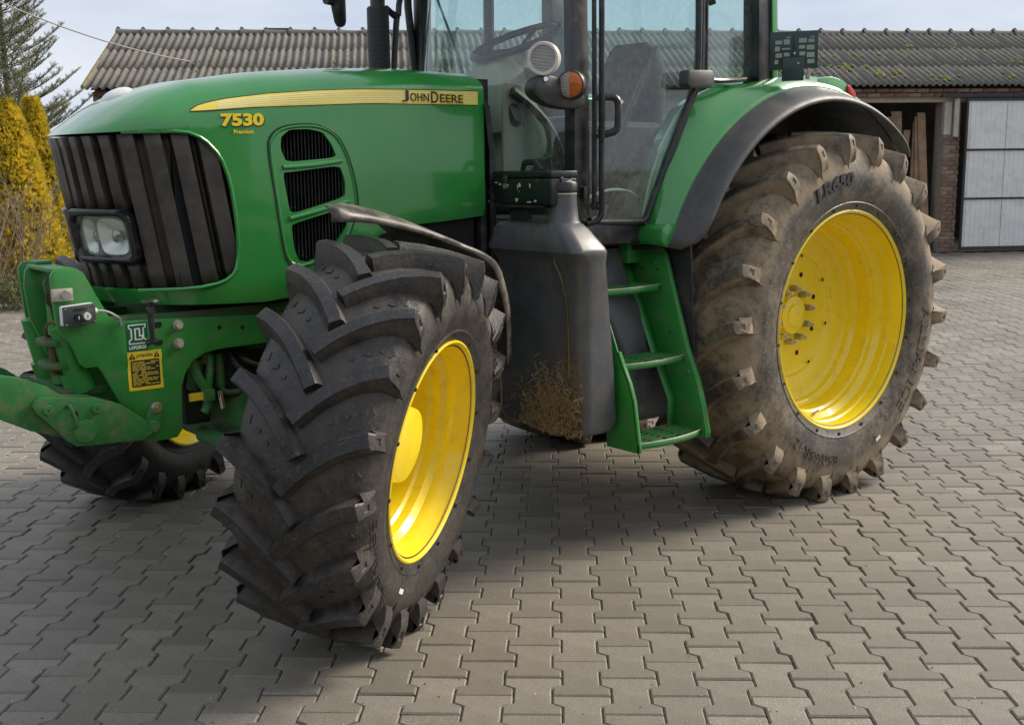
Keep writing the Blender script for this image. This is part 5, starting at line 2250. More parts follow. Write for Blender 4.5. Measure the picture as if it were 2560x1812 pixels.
for i in range(GY):
    for k in range(GZ):
        q = [pv[i, k], pv[i + 1, k], pv[i + 1, k + 1], pv[i, k + 1]]
        if sum(1 for w in q if w[0] > 0) >= 3:
            mb.add([w[1] for w in q], [(0, 1, 2, 3)])
cm = mb.build('caked_mud', 'mud_cake', tank, smooth=70)
# crumbs of leaf mould lying on the tank's shoulder
db = MB()
for i in range(420):
    x, y = rs.uniform(-1.70, -1.585), rs.uniform(-.86, -.46)
    if (x - nc_.x) ** 2 + (y - nc_.y) ** 2 < .0065:
        continue
    if rs.random() > .35 + .9 * abs(noise.noise(Vector((x * 20, y * 12, 4)))):
        continue
    z = 1.4545
    s_ = rs.uniform(.002, .006)
    a = rs.random() * 6.3
    db.add([(x + cos(a) * s_, y + sin(a) * s_, z), (x - sin(a) * s_, y + cos(a) * s_, z), (x - cos(a) * s_, y - sin(a) * s_, z), (x + sin(a) * s_, y - cos(a) * s_, z), (x, y, z + s_ * .7)], [(0, 1, 4), (1, 2, 4), (2, 3, 4), (3, 0, 4)])
tag(db.build('leaf_crumbs', 'mud_cake', tank, smooth=0), kind='stuff')

# toolbox bracket on the tank
mb = MB()
mb.box2((-1.72, -.74, 1.515), (-1.585, -.42, 1.527))
mb.box2((-1.68, -.56, 1.44), (-1.62, -.48, 1.515))
mb.box2((-1.775, -.395, 1.10), (-1.745, -.35, 1.62))
mb.build('box_bracket', 'black_plastic', tank, bevel=.002)

# access steps
OUT = [(-.771, 1.339), (-.806, 1.28), (-.943, .871), (-1.012, .72), (-1.047, .61), (-1.073, .495), (-1.073, .465), (-.880, .465), (-.885, .624), (-.774, .838), (-.692, 1.02), (-.582, 1.262), (-.56, 1.339)]
SX = -1.03
mb = MB().prism(OUT, 'x', SX, SX + .008)
st = mb.build('step_ladder', 'green_frame', TR, smooth=30, bevel=.001)
mb = MB()
mb.grid([[(SX + .008, y, z), (SX + .032, y, z)] for y, z in OUT[:7]])
mb.build('step_flange', 'green_frame', st, smooth=30, solid=.006)
mb = MB()
mb.grid([[(SX, y, z), (SX - .046, y + .004, z)] for y, z in ((-.582, 1.262), (-.692, 1.02), (-.774, .838), (-.885, .624), (-.885, .465))])
mb.build('step_flange', 'green_frame', st, smooth=30, solid=.005)
OUTL = [(-.74, 1.30), (-.806, 1.2), (-.939, .895), (-1.01, .76), (-1.035, .69), (-1.066, .50), (-1.066, .465), (-.875, .465), (-.87, .63), (-.80, .80), (-.70, 1.05), (-.60, 1.30)]
mb = MB().prism(OUTL, 'x', -1.468, -1.460)
mb.build('step_stringer', 'green_frame', st, smooth=30, bevel=.001)
mb = MB()
mb.grid([[(-1.468, y, z), (-1.446, y, z)] for y, z in ((-.939, .895), (-1.01, .76), (-1.035, .69), (-1.066, .50), (-1.066, .465))])
mb.build('step_flange', 'green_frame', st, smooth=30, solid=.006)


def tread(x0, x1, yo, yi, z, bulge):
    n = 14
    front = [(x0 + (x1 - x0) * i / n, yo - bulge * sin(pi * i / n) ** .8) for i in range(n + 1)]
    mb = MB()
    # outer band
    rows = []
    for x, y in front:
        rows.append([(x, y, z - .020), (x, y, z + .006)])
    mb.grid(rows)
    t = mb.build('step_tread', 'green_frame', st, smooth=40, solid=.006)
    mb = MB()
    mb.tube([(x, y + .002, z + .005) for x, y in front], .0042, 6)
    mb.build('tread_edge', 'tread_worn', t)
    mb = MB()
    mb.box2((x0 + .004, yi - .003, z - .016), (x1 - .004, yi + .003, z + .004))
    # serrated grating bars along x and cross webs along y
    nb = 5
    for k in range(1, nb):
        y = yi + (yo - yi) * k / nb
        m = 34
        for i in range(m):
            xa, xb = x0 + .006 + (x1 - x0 - .012) * i / m, x0 + .006 + (x1 - x0 - .012) * (i + 1) / m
            xm = (xa + xb) / 2
            mb.add([(xa, y - .0018, z - .010), (xb, y - .0018, z - .010), (xb, y - .0018, z), (xm, y - .0018, z + .006), (xa, y - .0018, z), (xa, y + .0018, z - .010), (xb, y + .0018, z - .010), (xb, y + .0018, z), (xm, y + .0018, z + .006), (xa, y + .0018, z)],
                   [(0, 1, 2, 3, 4), (9, 8, 7, 6, 5), (4, 3, 8, 9), (3, 2, 7, 8)])
    for f in (.28, .5, .72):
        x = x0 + (x1 - x0) * f
        mb.box2((x - .003, yi, z - .012), (x + .003, yo - bulge * .8, z + .001))
    mb.build('tread_grating', 'green_old', t, smooth=0)
    return t


pm('tread_worn', (.35, .36, .27), .5, .3, var=.3, vscale=30, dirt=(.03, .15, .04, .8), dscale=30)
tread(-1.458, SX - .002, -1.045, -.870, .496, .035)
tread(-1.458, SX - .002, -.935, -.765, .828, .035)
tread(-1.456, SX - .002, -.790, -.640, 1.142, .03)
for (y, z) in ((-.63, 1.24), (-.745, 1.24), (-.965, .755), (-.655, 1.31), (-.755, 1.31)):
    mb = MB()
    mb.tube([(SX, y, z), (SX - .009, y, z)], [.011, .007], 12)
    mb.build('step_bolt', 'green_frame', st)
for (y, z) in ((-.85, .93), (-.665, 1.215), (-.765, 1.215)):
    mb = MB()
    mb.tube([(SX - .0002, y, z), (SX - .0015, y, z)], [.005, .005], 10)
    mb.build('step_hole', 'dark_inside', st)
# black plastic battery box behind the steps
bb_ = MB()
rows = []
for (z, x0, x1, y0, y1) in ((.495, -1.12, -.92, -.72, -.42), (.52, -1.15, -.90, -.75, -.40), (.60, -1.17, -.905, -.76, -.38), (.88, -1.25, -1.0, -.74, -.34), (1.11, -1.32, -1.07, -.66, -.30), (1.31, -1.35, -1.12, -.62, -.28)):
    rg_ = [Vector((p[0], p[1], z)) for p in round_rect(x0, x1, y0, y1, .035, 4)]
    rg_.append(rg_[0].copy())
    rows.append(rg_)
bb_.grid(rows)
bb_.f.append(tuple(range(len(rows[0]) - 1)))
bb_.mi.append(0)
bb_.build('battery_box', 'tank_plastic', TR, smooth=50)
mb = MB()
mb.box2((-1.12, -.66, 1.24), (-.93, -.30, 1.34))
mb.build('step_hanger', 'green_frame', TR, bevel=.004)
mb = MB()
mb.tube([(-1.36, -.72, 1.315), (-1.36, -.745, 1.315)], [.018, .016], 14)
mb.build('drain_plug', 'red_lens', TR)
# rubber mud shield between steps and rear tyre
mb = MB()
mb.add([(-.968, -.915, 1.385), (-.968, -.940, .93), (-.968, -.957, .738), (-.968, -.55, .70), (-.968, -.55, 1.385)], [(0, 1, 2, 3, 4)])
mb.build('mud_shield', 'tank_dark', TR, smooth=0, solid=.008)

# ------------------------------------------------------------------ cab
# sill and floor
mb = MB()
mb.prism([(-1.52, 1.345), (-1.0, 1.335), (-.98, 1.44), (-1.52, 1.455)], 'y', -.735, -.60)
mb.build('door_sill', 'cab_black', TR, bevel=.008)
mb = MB()
mb.box2((-1.66, -.60, 1.32), (-.2, .62, 1.42))
mb.build('cab_floor', 'cab_black', TR)
# posts
POSTX, POSTY = -1.50, -.70


def post(pts, w, d, name, mat='cab_black', bevel=.01):
    """rectangular post following pts; w along x, d along y"""
    rows = []
    for p in pts:
        p = Vector(p)
        r_ = [p + Vector((sx * w / 2, sy * d / 2, 0)) for sx, sy in ((-1, -1), (1, -1), (1, 1), (-1, 1))]
        r_.append(r_[0].copy())
        rows.append(r_)
    mb = MB()
    mb.grid(rows)
    mb.f += [(0, 1, 2, 3), tuple((len(pts) - 1) * 5 + i for i in range(4))]
    mb.mi += [0, 0]
    bm_o = mb
    return mb.build(name, mat, TR, smooth=30, bevel=bevel)


post([(-1.488, -.70, 1.40), (-1.483, -.70, 2.0), (-1.478, -.68, 2.86)], .085, .07, 'cab_post')
post([(-1.37, .585, 1.40), (-1.37, .585, 2.0), (-1.37, .57, 2.86)], .07, .07, 'cab_post')
post([(-.30, -.745, 2.07), (-.315, -.735, 2.86)], .10, .10, 'cab_post')
post([(-.30, .745, 1.40), (-.315, .735, 2.86)], .10, .10, 'cab_post')
post([(-.228, -.745, 2.07), (-.262, -.735, 2.86)], .045, .12, 'rear_corner_trim', 'green_paint', .008)
# roof (above the picture)
roof = loft([(2.84, -1.72, -.16, -.86, .86, .12), (2.88, -1.78, -.12, -.90, .90, .14), (2.98, -1.76, -.12, -.88, .88, .16), (3.04, -1.55, -.3, -.7, .7, .2)], 'cab_roof', 'green_paint', TR)
# black edge strip at the hood's rear
mb = MB()
rows = []
for z in (1.12, 1.3, 1.5, 1.75, 1.95, 2.045, 2.09):
    x = -1.765 + (.02 if z < 1.8 else -.018 * ((z - 1.8) / .25) ** 2)
    y = -.415 + (0 if z < 1.98 else .16 * ((z - 1.98) / .11))
    rows.append([(x, y - .006, z), (x + .035, y - .002, z), (x + .035, y + .08, z), (x, y + .08, z)])
mb.grid(rows)
mb.build('hood_seal', 'cab_black', TR, smooth=40)
mb = MB()
mb.box2((-1.76, -.36, 1.2), (-1.70, .40, 2.07))
mb.build('firewall', 'cab_black', TR)

# windscreen: one curved pane between the front posts, reaching down beside the hood
WS = smooth_open([(-1.40, .56), (-1.50, .48), (-1.585, .3), (-1.61, .1), (-1.62, -.1), (-1.62, -.3), (-1.60, -.45), (-1.565, -.58), (-1.53, -.665)], 2)
rows = []
for (x, y) in WS:
    rows.append([(x + .12 * ((z - 1.45) / 1.4) ** 1.5, y, z) for z in (1.45, 1.8, 2.1, 2.4, 2.7, 2.86)])
mb = MB()
mb.grid(rows)
mb.build('windscreen', 'cab_glass', TR, smooth=60)

# door glass and frame
DOOR = [(-1.43, 2.86), (-1.43, 1.47), (-1.42, 1.452), (-1.40, 1.445), (-1.14, 1.438), (-1.115, 1.445), (-1.098, 1.47), (-1.04, 1.60), (-.96, 1.78), (-.885, 1.93), (-.835, 2.03), (-.815, 2.09), (-.805, 2.2), (-.80, 2.86)]


def door_y(x, z):
    return -.715 - .085 * (x + 1.43) / .63 + (.02 * max(0, (z - 2.1) / .76))


dq = [(x, z) for x, z in DOOR]
zt = [2.86, 2.5, 2.2, 2.1, 2.03, 1.93, 1.78, 1.6, 1.47, 1.445]
edge = sorted([(z, x) for x, z in DOOR[6:]])
rows = []
for z in zt:
    xr = interp(edge, z)
    rows.append([(x, door_y(x, z), z) for x in [-1.43 + (xr + 1.43) * k / 8 for k in range(9)]])
mb = MB()
mb.grid(rows)
mb.build('door_glass', 'cab_glass', TR, smooth=60)
mb = MB()
mb.tube([(x, door_y(x, z) - .004, z) for x, z in smooth_open(DOOR[1:], 1)], .016, 8)
df = mb.build('door_frame', 'cab_black', TR)
mb = MB()
mb.tube([(x + .022, door_y(x, z) - .006, z - (.014 if z < 1.46 else 0)) for x, z in smooth_open(DOOR[4:], 1)], .010, 8)
mb.build('door_seal', 'black_plastic', TR)
mb = MB()
mb.tube([(-.775, -.80, 2.09), (-.772, -.79, 2.86)], .011, 8)
mb.tube([(-.752, -.80, 2.09), (-.749, -.79, 2.86)], .009, 8)
mb.build('window_gasket', 'cab_black', TR)
# rear side window
rows = []
for x, zb in ((-.79, 2.085), (-.65, 2.085), (-.5, 2.095), (-.35, 2.11)):
    rows.append([(x, -.795 + .05 * (x + .79) / .44, z) for z in (zb, 2.4, 2.86)])
mb = MB()
mb.grid(rows)
mb.build('rear_side_glass', 'cab_glass', TR, smooth=60)
mb = MB()
mb.tube([(-.80, -.80, 2.078), (-.65, -.795, 2.078), (-.5, -.78, 2.088), (-.35, -.75, 2.105)], .012, 8)
mb.build('window_gasket', 'cab_black', TR)
# far side and rear glass
mb = MB()
mb.add([(-1.34, .62, 1.45), (-.35, .76, 1.45), (-.35, .74, 2.86), (-1.34, .60, 2.86)], [(0, 1, 2, 3)])
mb.build('far_side_glass', 'cab_glass', TR, smooth=0)
mb = MB()
mb.add([(-.24, .70, 1.7), (-.24, -.70, 1.9), (-.27, -.70, 2.86), (-.27, .70, 2.86)], [(0, 1, 2, 3)])
mb.build('rear_glass', 'cab_glass', TR, smooth=0)
mb = MB()
mb.tube([(-.85, .685, 1.45), (-.85, .67, 2.86)], .030, 8)
mb.build('far_door_post', 'cab_black', TR)
mb = MB()
mb.box2((-.27, -.70, 1.36), (-.20, .72, 1.72))
mb.build('rear_panel', 'cab_black', TR)

# grab rail beside the front post
mb = MB()
mb.tube(smooth_open([(-1.408, -.775, 2.84), (-1.405, -.775, 2.0), (-1.405, -.775, 1.56), (-1.402, -.775, 1.48), (-1.42, -.765, 1.448), (-1.46, -.74, 1.44)], 2), .0125, 10)
mb.build('grab_rail', 'cab_black', TR)
mb = MB()
mb.tube([(-1.445, -.765, 2.84), (-1.44, -.765, 2.0), (-1.44, -.765, 1.50)], .010, 8)
mb.build('hand_rail_hose', 'cab_black', TR)
# door handle
mb = MB()
mb.tube(smooth_open([(-1.385, -.735, 1.982), (-1.33, -.775, 1.985), (-1.318, -.79, 1.965), (-1.318, -.79, 1.87), (-1.325, -.785, 1.835), (-1.385, -.735, 1.818)], 2), [.017] * 22 if False else .016, 10)
dh = mb.build('door_handle', 'black_plastic', TR)
mb = MB()
mb.tube([(-1.318, -.806, 1.962), (-1.318, -.811, 1.962)], [.010, .009], 14)
mb.build('key_lock', 'zinc_bolt', dh)
mb = MB()
mb.tube([(-1.385, -.722, 1.517), (-1.385, -.75, 1.517)], [.020, .017], 14)
mb.build('door_stop', 'black_plastic', TR)
mb = MB()
mb.box2((-1.49, -.755, 1.545), (-1.455, -.735, 1.60))
mb.build('hinge', 'cab_black', TR, bevel=.006)
# latch block on the fender shoulder
mb = MB()
mb.prism([(-.965, 2.045), (-.955, 2.11), (-.79, 2.115), (-.775, 2.095), (-.775, 2.055), (-.79, 2.035), (-.94, 2.03)], 'y', -.875, -.815)
mb.build('door_latch', 'fender_plastic', TR, bevel=.010)

# inside the cab
mb = MB()
c = Vector((-1.27, -.05, 2.285))
tl = Matrix.Rotation(radians(-24), 3, 'Y')
ring = [c + tl @ Vector((cos(a) * .222, sin(a) * .222, 0)) for a in [2 * pi * k / 32 for k in range(33)]]
mb.tube(ring, .017, 9)
for a in (.3, 2.2, 4.3):
    mb.tube([c + tl @ Vector((0, 0, -.05)), c + tl @ Vector((cos(a) * .2, sin(a) * .2, 0))], [.016, .012], 7)
mb.build('steering_wheel', 'cab_black', TR)
mb = MB()
mb.tube([c + tl @ Vector((0, 0, -.04)), c + tl @ Vector((0, 0, -.10)), Vector((-1.34, -.06, 2.08)), Vector((-1.40, -.06, 1.5))], [.05, .06, .085, .10], 14)
mb.build('steering_column', 'beige_plastic', TR)
con = loft([(1.85, -1.50, -1.26, -.22, .14, .05), (2.05, -1.49, -1.25, -.21, .13, .05), (2.12, -1.48, -1.26, -.19, .11, .06), (2.17, -1.46, -1.32, -.15, .07, .05), (2.21, -1.44, -1.34, -.12, .04, .03)], 'dash_console', 'beige_plastic', TR)
mb = MB()
mb.tube(smooth_open([(-1.40, .20, 2.12), (-1.33, .1, 2.135), (-1.29, -.05, 2.14), (-1.30, -.22, 2.12), (-1.38, -.30, 2.10)], 2), .032, 8, flat=.8)
mb.build('dash_pad', 'cab_black', TR)
mb = MB()
mb.tube([(-1.28, -.19, 2.19), (-1.25, -.21, 2.24)], [.006, .005], 8)
mb.tube([(-1.25, -.21, 2.232), (-1.245, -.213, 2.243)], [.026, .022], 14)
mb.build('shift_knob', 'beige_plastic', TR)
# inner side panel beside the hood with its slanted vent
PNL = smooth_closed([(-1.66, 2.06), (-1.62, 2.05), (-1.50, 1.96), (-1.42, 1.87), (-1.395, 1.80), (-1.41, 1.74), (-1.52, 1.66), (-1.57, 1.60), (-1.66, 1.46)], 2)
mb = MB().prism(PNL, 'y', -.415, -.40)
pnl = mb.build('inner_side_panel', 'cab_grey', TR, bevel=.004)
mb = MB().prism(smooth_closed([(-1.625, 1.97), (-1.575, 1.965), (-1.55, 1.92), (-1.555, 1.87), (-1.61, 1.865), (-1.628, 1.91)], 2), 'y', -.4155, -.4175)
mb.build('panel_vent', 'cab_black', pnl, smooth=0)
for k in range(5):
    x = -1.622 + k * .014
    mb = MB()
    mb.tube([(x, -.419, 1.955 - k * .004), (x + .03, -.419, 1.895 - k * .006)], .0035, 5)
    mb.build('vent_louvre', 'cab_grey', pnl)
mb = MB()
mb.tube(smooth_open([(-1.62, -.43, 2.02), (-1.50, -.44, 1.95), (-1.40, -.45, 1.85), (-1.33, -.46, 1.70), (-1.28, -.47, 1.52)], 3), .022, 8)
mb.build('wiring_loom', 'cab_black', TR)
mb = MB()
mb.tube([(-1.30, -.40, 1.50), (-1.36, -.40, 1.62), (-1.37, -.40, 1.72)], [.008, .008, .008], 8)
mb.box2((-1.36, -.43, 1.50), (-1.30, -.37, 1.60))
mb.tube([(-1.46, -.42, 1.715), (-1.38, -.42, 1.73)], [.012, .010], 8)
mb.build('pedal_lever', 'cab_black', TR)
seat = loft([(1.62, -.92, -.42, -.26, .26, .06), (1.78, -.94, -.38, -.26, .26, .08), (1.88, -.93, -.38, -.26, .26, .08), (1.91, -.89, -.42, -.22, .22, .06)], 'seat', 'seat_fabric', TR)
loft([(1.86, -.52, -.38, -.22, .26, .06), (2.05, -.48, -.35, -.22, .26, .06), (2.2, -.45, -.32, -.19, .23, .06), (2.30, -.43, -.32, -.14, .18, .05), (2.33, -.42, -.33, -.10, .14, .03)], 'seat_back', 'seat_fabric', TR)
mb = MB()
mb.box2((-.95, -.24, 1.42), (-.5, .24, 1.62))
mb.build('seat_base', 'cab_black', TR, bevel=.02)
mb = MB()
mb.box2((-1.0, -.55, 1.42), (-.45, -.33, 1.50))
mb.prism(smooth_closed([(-1.02, 1.42), (-.99, 1.62), (-.90, 1.66), (-.72, 1.70), (-.60, 1.86), (-.5, 1.92), (-.36, 1.92), (-.36, 1.42)], 1), 'y', -.62, -.52)
mb.build('side_console', 'cab_grey', TR, bevel=.015)
mb = MB()
mb.prism(smooth_closed([(-1.15, 1.42), (-1.12, 1.70), (-1.0, 1.86), (-.8, 1.95), (-.36, 1.98), (-.34, 1.42)], 1), 'y', .30, .60)
mb.build('right_console', 'cab_black', TR, bevel=.02)
mb = MB()
mb.tube([(-.86, -.57, 1.68), (-.83, -.57, 1.78)], [.012, .016], 8)
mb.tube([(-.78, -.57, 1.72), (-.74, -.57, 1.80)], [.010, .014], 8)
mb.build('control_lever', 'cab_black', TR)
mb = MB()
mb.box2((-.72, -.60, 1.80), (-.68, -.575, 1.85))
mb.build('rocker_switch', 'amber_lens', TR, bevel=.004)
mb = MB()
mb.box2((-1.15, -.60, 1.425), (-.55, .45, 1.44))
mb.build('floor_mat', 'cab_grey', TR)
mb = MB()
mb.tube(smooth_open([(-1.42, -.70, 1.55), (-1.30, -.70, 1.585), (-1.18, -.705, 1.58), (-1.12, -.71, 1.55)], 2), .018, 8, flat=.4)
mb.build('door_strap', 'cable_grey', TR)
# door strut seen through the glass and wipers
mb = MB()
mb.tube([(-1.37, -.68, 1.50), (-1.22, -.69, 1.80), (-1.0, -.72, 2.22)], [.008, .010, .008], 8)
mb.tube([(-1.22, -.69, 1.80), (-1.05, -.715, 2.13)], [.014, .014], 8)
mb.build('gas_strut', 'cab_black', TR)
mb = MB()
mb.tube([(-1.30, .66, 2.76), (-1.05, .70, 2.30), (-.98, .71, 2.12)], [.006, .008, .004], 6)
mb.tube([(-1.52, .02, 2.70), (-1.49, -.10, 2.50)], [.008, .006], 6)
mb.build('wiper', 'cab_black', TR)
mb = MB()
mb.tube([(-.72, -.78, 2.43), (-.70, -.80, 2.44)], [.020, .020], 12)
mb.build('window_knob', 'cab_black', TR)

# lamps on the front post
def aim(c, d, prof, name, mat, par, seg=28):
    d = Vector(d).normalized()
    q = d.to_track_quat('Y', 'Z').to_matrix().to_4x4()
    mb = MB()
    mb.lathe(prof, Matrix.Translation(c) @ q, seg)
    return mb.build(name, mat, par, smooth=40)


wl = Vector((-1.72, -.755, 2.127))
wd = Vector((-.86, -.50, -.05))
lamp = aim(wl, wd, [(0, -.075), (.035, -.072), (.060, -.045), (.068, -.02), (.069, .012), (.066, .018), (.056, .018), (.053, .012)], 'work_light', 'lamp_shell', TR)
aim(wl, wd, [(.054, .012), (.04, .015), (.02, .017), (0, .0175)], 'lamp_lens', 'lens_milk', lamp) if False else None
mlm, tt, bb2 = _new('lens_milk')
bb2.inputs['Base Color'].default_value = (.55, .54, .50, 1)
bb2.inputs['Roughness'].default_value = .15
_wv = tt.nodes.new('ShaderNodeTexWave')
_wv.bands_direction = 'Z'
_wv.inputs['Scale'].default_value = 55
_wv.inputs['Distortion'].default_value = 3.5
_tc = tt.nodes.new('ShaderNodeTexCoord')
tt.links.new(_tc.outputs['Object'], _wv.inputs['Vector'])
_bump(tt, bb2, _wv.outputs['Fac'], .9, .006)
tt.links.new(_ramp(tt, _wv.outputs['Fac'], .1, .9, (.30, .29, .27), (.72, .71, .67)), bb2.inputs['Base Color'])
aim(wl, wd, [(.054, .012), (.04, .015), (.02, .017), (0, .0175)], 'lamp_lens', 'lens_milk', lamp)
mb = MB()
mb.tube([wl + Vector((.03, .02, -.05)), wl + Vector((.045, .03, -.10))], [.014, .012], 10)
mb.tube([wl + Vector((.0, -.01, -.082)), wl + Vector((.06, .04, -.09))], [.010, .010], 8)
mb.build('lamp_bracket', 'chrome', lamp)
# turn signal pod: rounded black housing with a split clear / amber lens
ind = Vector((-1.600, -.785, 2.025))
idir = Vector((-.85, -.52, -.02))
pod = aim(ind, idir, [(0, -.105), (.030, -.102), (.052, -.085), (.060, -.05), (.061, -.005), (.058, .002), (.053, .004)], 'indicator_pod', 'black_plastic', TR)
q = idir.normalized().to_track_quat('Y', 'Z').to_matrix().to_4x4()
mi_ = Matrix.Translation(ind) @ q
for half, m_ in ((0, 'lens_milk'), (1, 'amber_lens')):
    rows = []
    for k in range(13):
        a = -pi / 2 + pi * k / 12 + (pi if half else 0)
        rows.append([mi_ @ Vector((r_ * cos(a), h_, r_ * sin(a))) for r_, h_ in ((.053, .003), (.045, .012), (.03, .018), (.012, .021), (0, .0215))])
    mb = MB()
    mb.grid(rows)
    mb.build('indicator_lens', m_, pod, smooth=60)
mb = MB()
mb.prism(smooth_closed([(-1.78, 2.03), (-1.73, 2.065), (-1.66, 2.065), (-1.58, 2.03), (-1.50, 2.02), (-1.47, 1.96), (-1.52, 1.925), (-1.66, 1.93), (-1.74, 1.955), (-1.78, 1.985)], 2), 'y', -.76, -.69)
mb.build('indicator_arm', 'black_plastic', TR, bevel=.015)

# exhaust with perforated guard, bracket and mirror on the far side
ex = Vector((-1.715, .47, 0))
mb = MB()
mb.tube([ex + Vector((0, 0, z)) for z in (1.9, 2.45, 2.455, 3.1)], [.040, .040, .036, .036], 20)
exo = mb.build('exhaust_pipe', 'cab_black', TR)
mb = MB()
mb.tube([ex + Vector((0, 0, z)) for z in (2.02, 2.46, 2.468)], [.054, .054, .048], 28)
mb.build('heat_guard', 'guard_black', exo) if 'guard_black' in M else None
for k in range(13):
    z = 2.13 + k * .022
    mb = MB()
    mb.tube([ex + Vector((cos(a) * .0545, sin(a) * .0545, z)) for a in [2 * pi * j / 24 for j in range(25)]], .0016, 4)
    mb.build('guard_rib', 'fender_plastic', exo)
mb = MB()
mb.tube([ex + Vector((.05, 0, 2.47)), ex + Vector((.09, .02, 2.45)), ex + Vector((.13, .02, 2.43))], [.012, .016, .02], 8)
mb.tube(smooth_open([ex + Vector((.13, .02, 2.45)), ex + Vector((.12, .02, 2.40)), ex + Vector((.10, .02, 2.2)), ex + Vector((.09, .02, 2.0))], 2), .016, 8)
mb.tube(smooth_open([ex + Vector((.135, .02, 2.44)), ex + Vector((.15, .03, 2.52)), ex + Vector((.20, .05, 2.57)), ex + Vector((.30, .08, 2.58))], 2), .016, 8)
mb.build('mirror_arm', 'cab_black', TR)
mb = MB()
mb.tube([(-1.658, .9, 2.418), (-1.660, .9, 2.424), (-1.664, .9, 2.445), (-1.672, .9, 2.52), (-1.68, .9, 2.70)], [.006, .018, .026, .032, .036], 14, flat=1.3)
mb.tube([(-1.76, .88, 2.545), (-1.69, .9, 2.545)], [.022, .024], 10)
mb.build('mirror', 'black_plastic', TR)
mb = MB()
mb.tube([(-1.40, .60, 2.10), (-1.435, .61, 2.5), (-1.45, .60, 2.86)], .020, 8)
mb.build('far_rail', 'cab_black', TR)

# ------------------------------------------------------------------ rear fenders
RC = Vector((0, 0, .9054))


def fender(sg):
    # inner (cab side) radius varies along the arc, outer part is an even arc
    RI = [(18, 1.19), (25, 1.205), (40, 1.29), (53, 1.345), (62, 1.31), (72, 1.245), (82, 1.215), (95, 1.21), (110, 1.205), (125, 1.19), (138, 1.17)]
    rows_g, rows_b = [], []
    n = 44
    for k in range(n + 1):
        a = 21 + (136 - 21) * k / n
        ri = interp(RI, a)
        ca, sa = -cos(radians(a)), sin(radians(a))

        def P_(r_, y_):
            return Vector((r_ * ca, sg * y_, RC.z + r_ * sa))
        y_in = -.745 if a < 70 else -.70
        rows_g.append([P_(ri - .03, y_in + .12), P_(ri - .004, y_in + .02), P_(ri, y_in), P_(ri + (1.225 - ri) * .35, y_in - .035), P_(1.225 + (ri - 1.225) * .25, -.815), P_(1.20, -.845), P_(1.178, -.868), P_(1.160, -.885)])
        rows_b.append([P_(1.176, -.862), P_(1.163, -.880), P_(1.152, -.905), P_(1.135, -.955), P_(1.115, -1.0), P_(1.100, -1.018), P_(1.085, -1.020)])
    mb = MB()
    mb.grid(rows_g)
    fo = mb.build('rear_fender', 'green_paint', TR, smooth=40, solid=.006)
    # rounded front foot and taper at the tail of the black extension
    for k in range(n + 1):
        t = k / n
        f = 1.0
        if t > .86:
            f = sqrt(max(0, 1 - ((t - .86) / .14) ** 2)) * .85 + .15
        if t < .08:
            f = .45 + .55 * sqrt(max(0, 1 - ((.08 - t) / .08) ** 2))
        base_p = rows_b[k][0]
        rows_b[k] = [base_p + (p - base_p) * f for p in rows_b[k]]
    mb = MB()
    mb.grid(rows_b)
    mb.build('fender_extension', 'fender_plastic', fo, smooth=45, solid=.005)
    return fo


fn = fender(1)
fender(-1)
# front foot of the near fender
mb = MB()
mb.prism(smooth_closed([(-1.135, 1.345), (-1.125, 1.43), (-.985, 1.43), (-.965, 1.36), (-1.0, 1.33), (-1.10, 1.328)], 1, .2), 'y', -.885, -.73)
mb.build('fender_foot', 'green_paint', fn, bevel=.012)
# inner fender wall
mb = MB()
pts = [(0, RC.z - .1)]
arc_ = [(-1.172 * cos(radians(a)), RC.z + 1.172 * sin(radians(a))) for a in range(15, 140, 5)]
mb.prism([(-.9, 1.0)] + arc_ + [(.8, 1.0)], 'y', -.43, -.42)
mb.build('fender_liner', 'tank_dark', fn, smooth=0)
mb = MB()
rows = []
for a in range(20, 137, 4):
    r_ = 1.165
    rows.append([(-r_ * cos(radians(a)), y, RC.z + r_ * sin(radians(a))) for y in (-.86, -.42)])
mb.grid(rows)
mb.build('fender_liner', 'tank_dark', fn, smooth=40)
mb = MB()
mb.box((-.80, -.93, 1.68), (.022, .012, .018))
mb.build('liner_clip', 'white_print', fn)
# rear lamp hump and red lens at the back of the fender top
mb = MB()
mb.prism(smooth_closed([(.02, 2.08), (.10, 2.13), (.25, 2.12), (.36, 2.06), (.36, 2.02), (.02, 2.02)], 2), 'y', -.86, -.62)
mb.build('lamp_hump', 'green_paint', fn, bevel=.012)
mb = MB()
mb.prism(smooth_closed([(.29, 2.095), (.335, 2.08), (.375, 2.05), (.375, 2.02), (.30, 2.03)], 1), 'y', -.868, -.66)
mb.build('tail_lamp', 'red_lens', fn, bevel=.006)

# plate holder on its bracket
plc = Vector((-.215, -.895, 2.232))
ang_ = radians(-40)
ux = Vector((cos(ang_), sin(ang_), .035)).normalized()
uz = Vector((0.0, 0.0, 1.0))
un = ux.cross(uz).normalized()


def pl(u, w, d=0.):
    return plc + ux * u + uz * w + un * d


HW, HH = .118, .090


def pbox(u0, u1, w0, w1, d0, d1, name, mat, par, bev=0.):
    vs = [pl(u, w, d) for u in (u0, u1) for w in (w0, w1) for d in (d0, d1)]
    mb = MB()
    mb.add(vs, [(0, 1, 3, 2), (4, 6, 7, 5), (0, 4, 5, 1), (2, 3, 7, 6), (0, 2, 6, 4), (1, 5, 7, 3)])
    return mb.build(name, mat, par, smooth=30, bevel=bev)


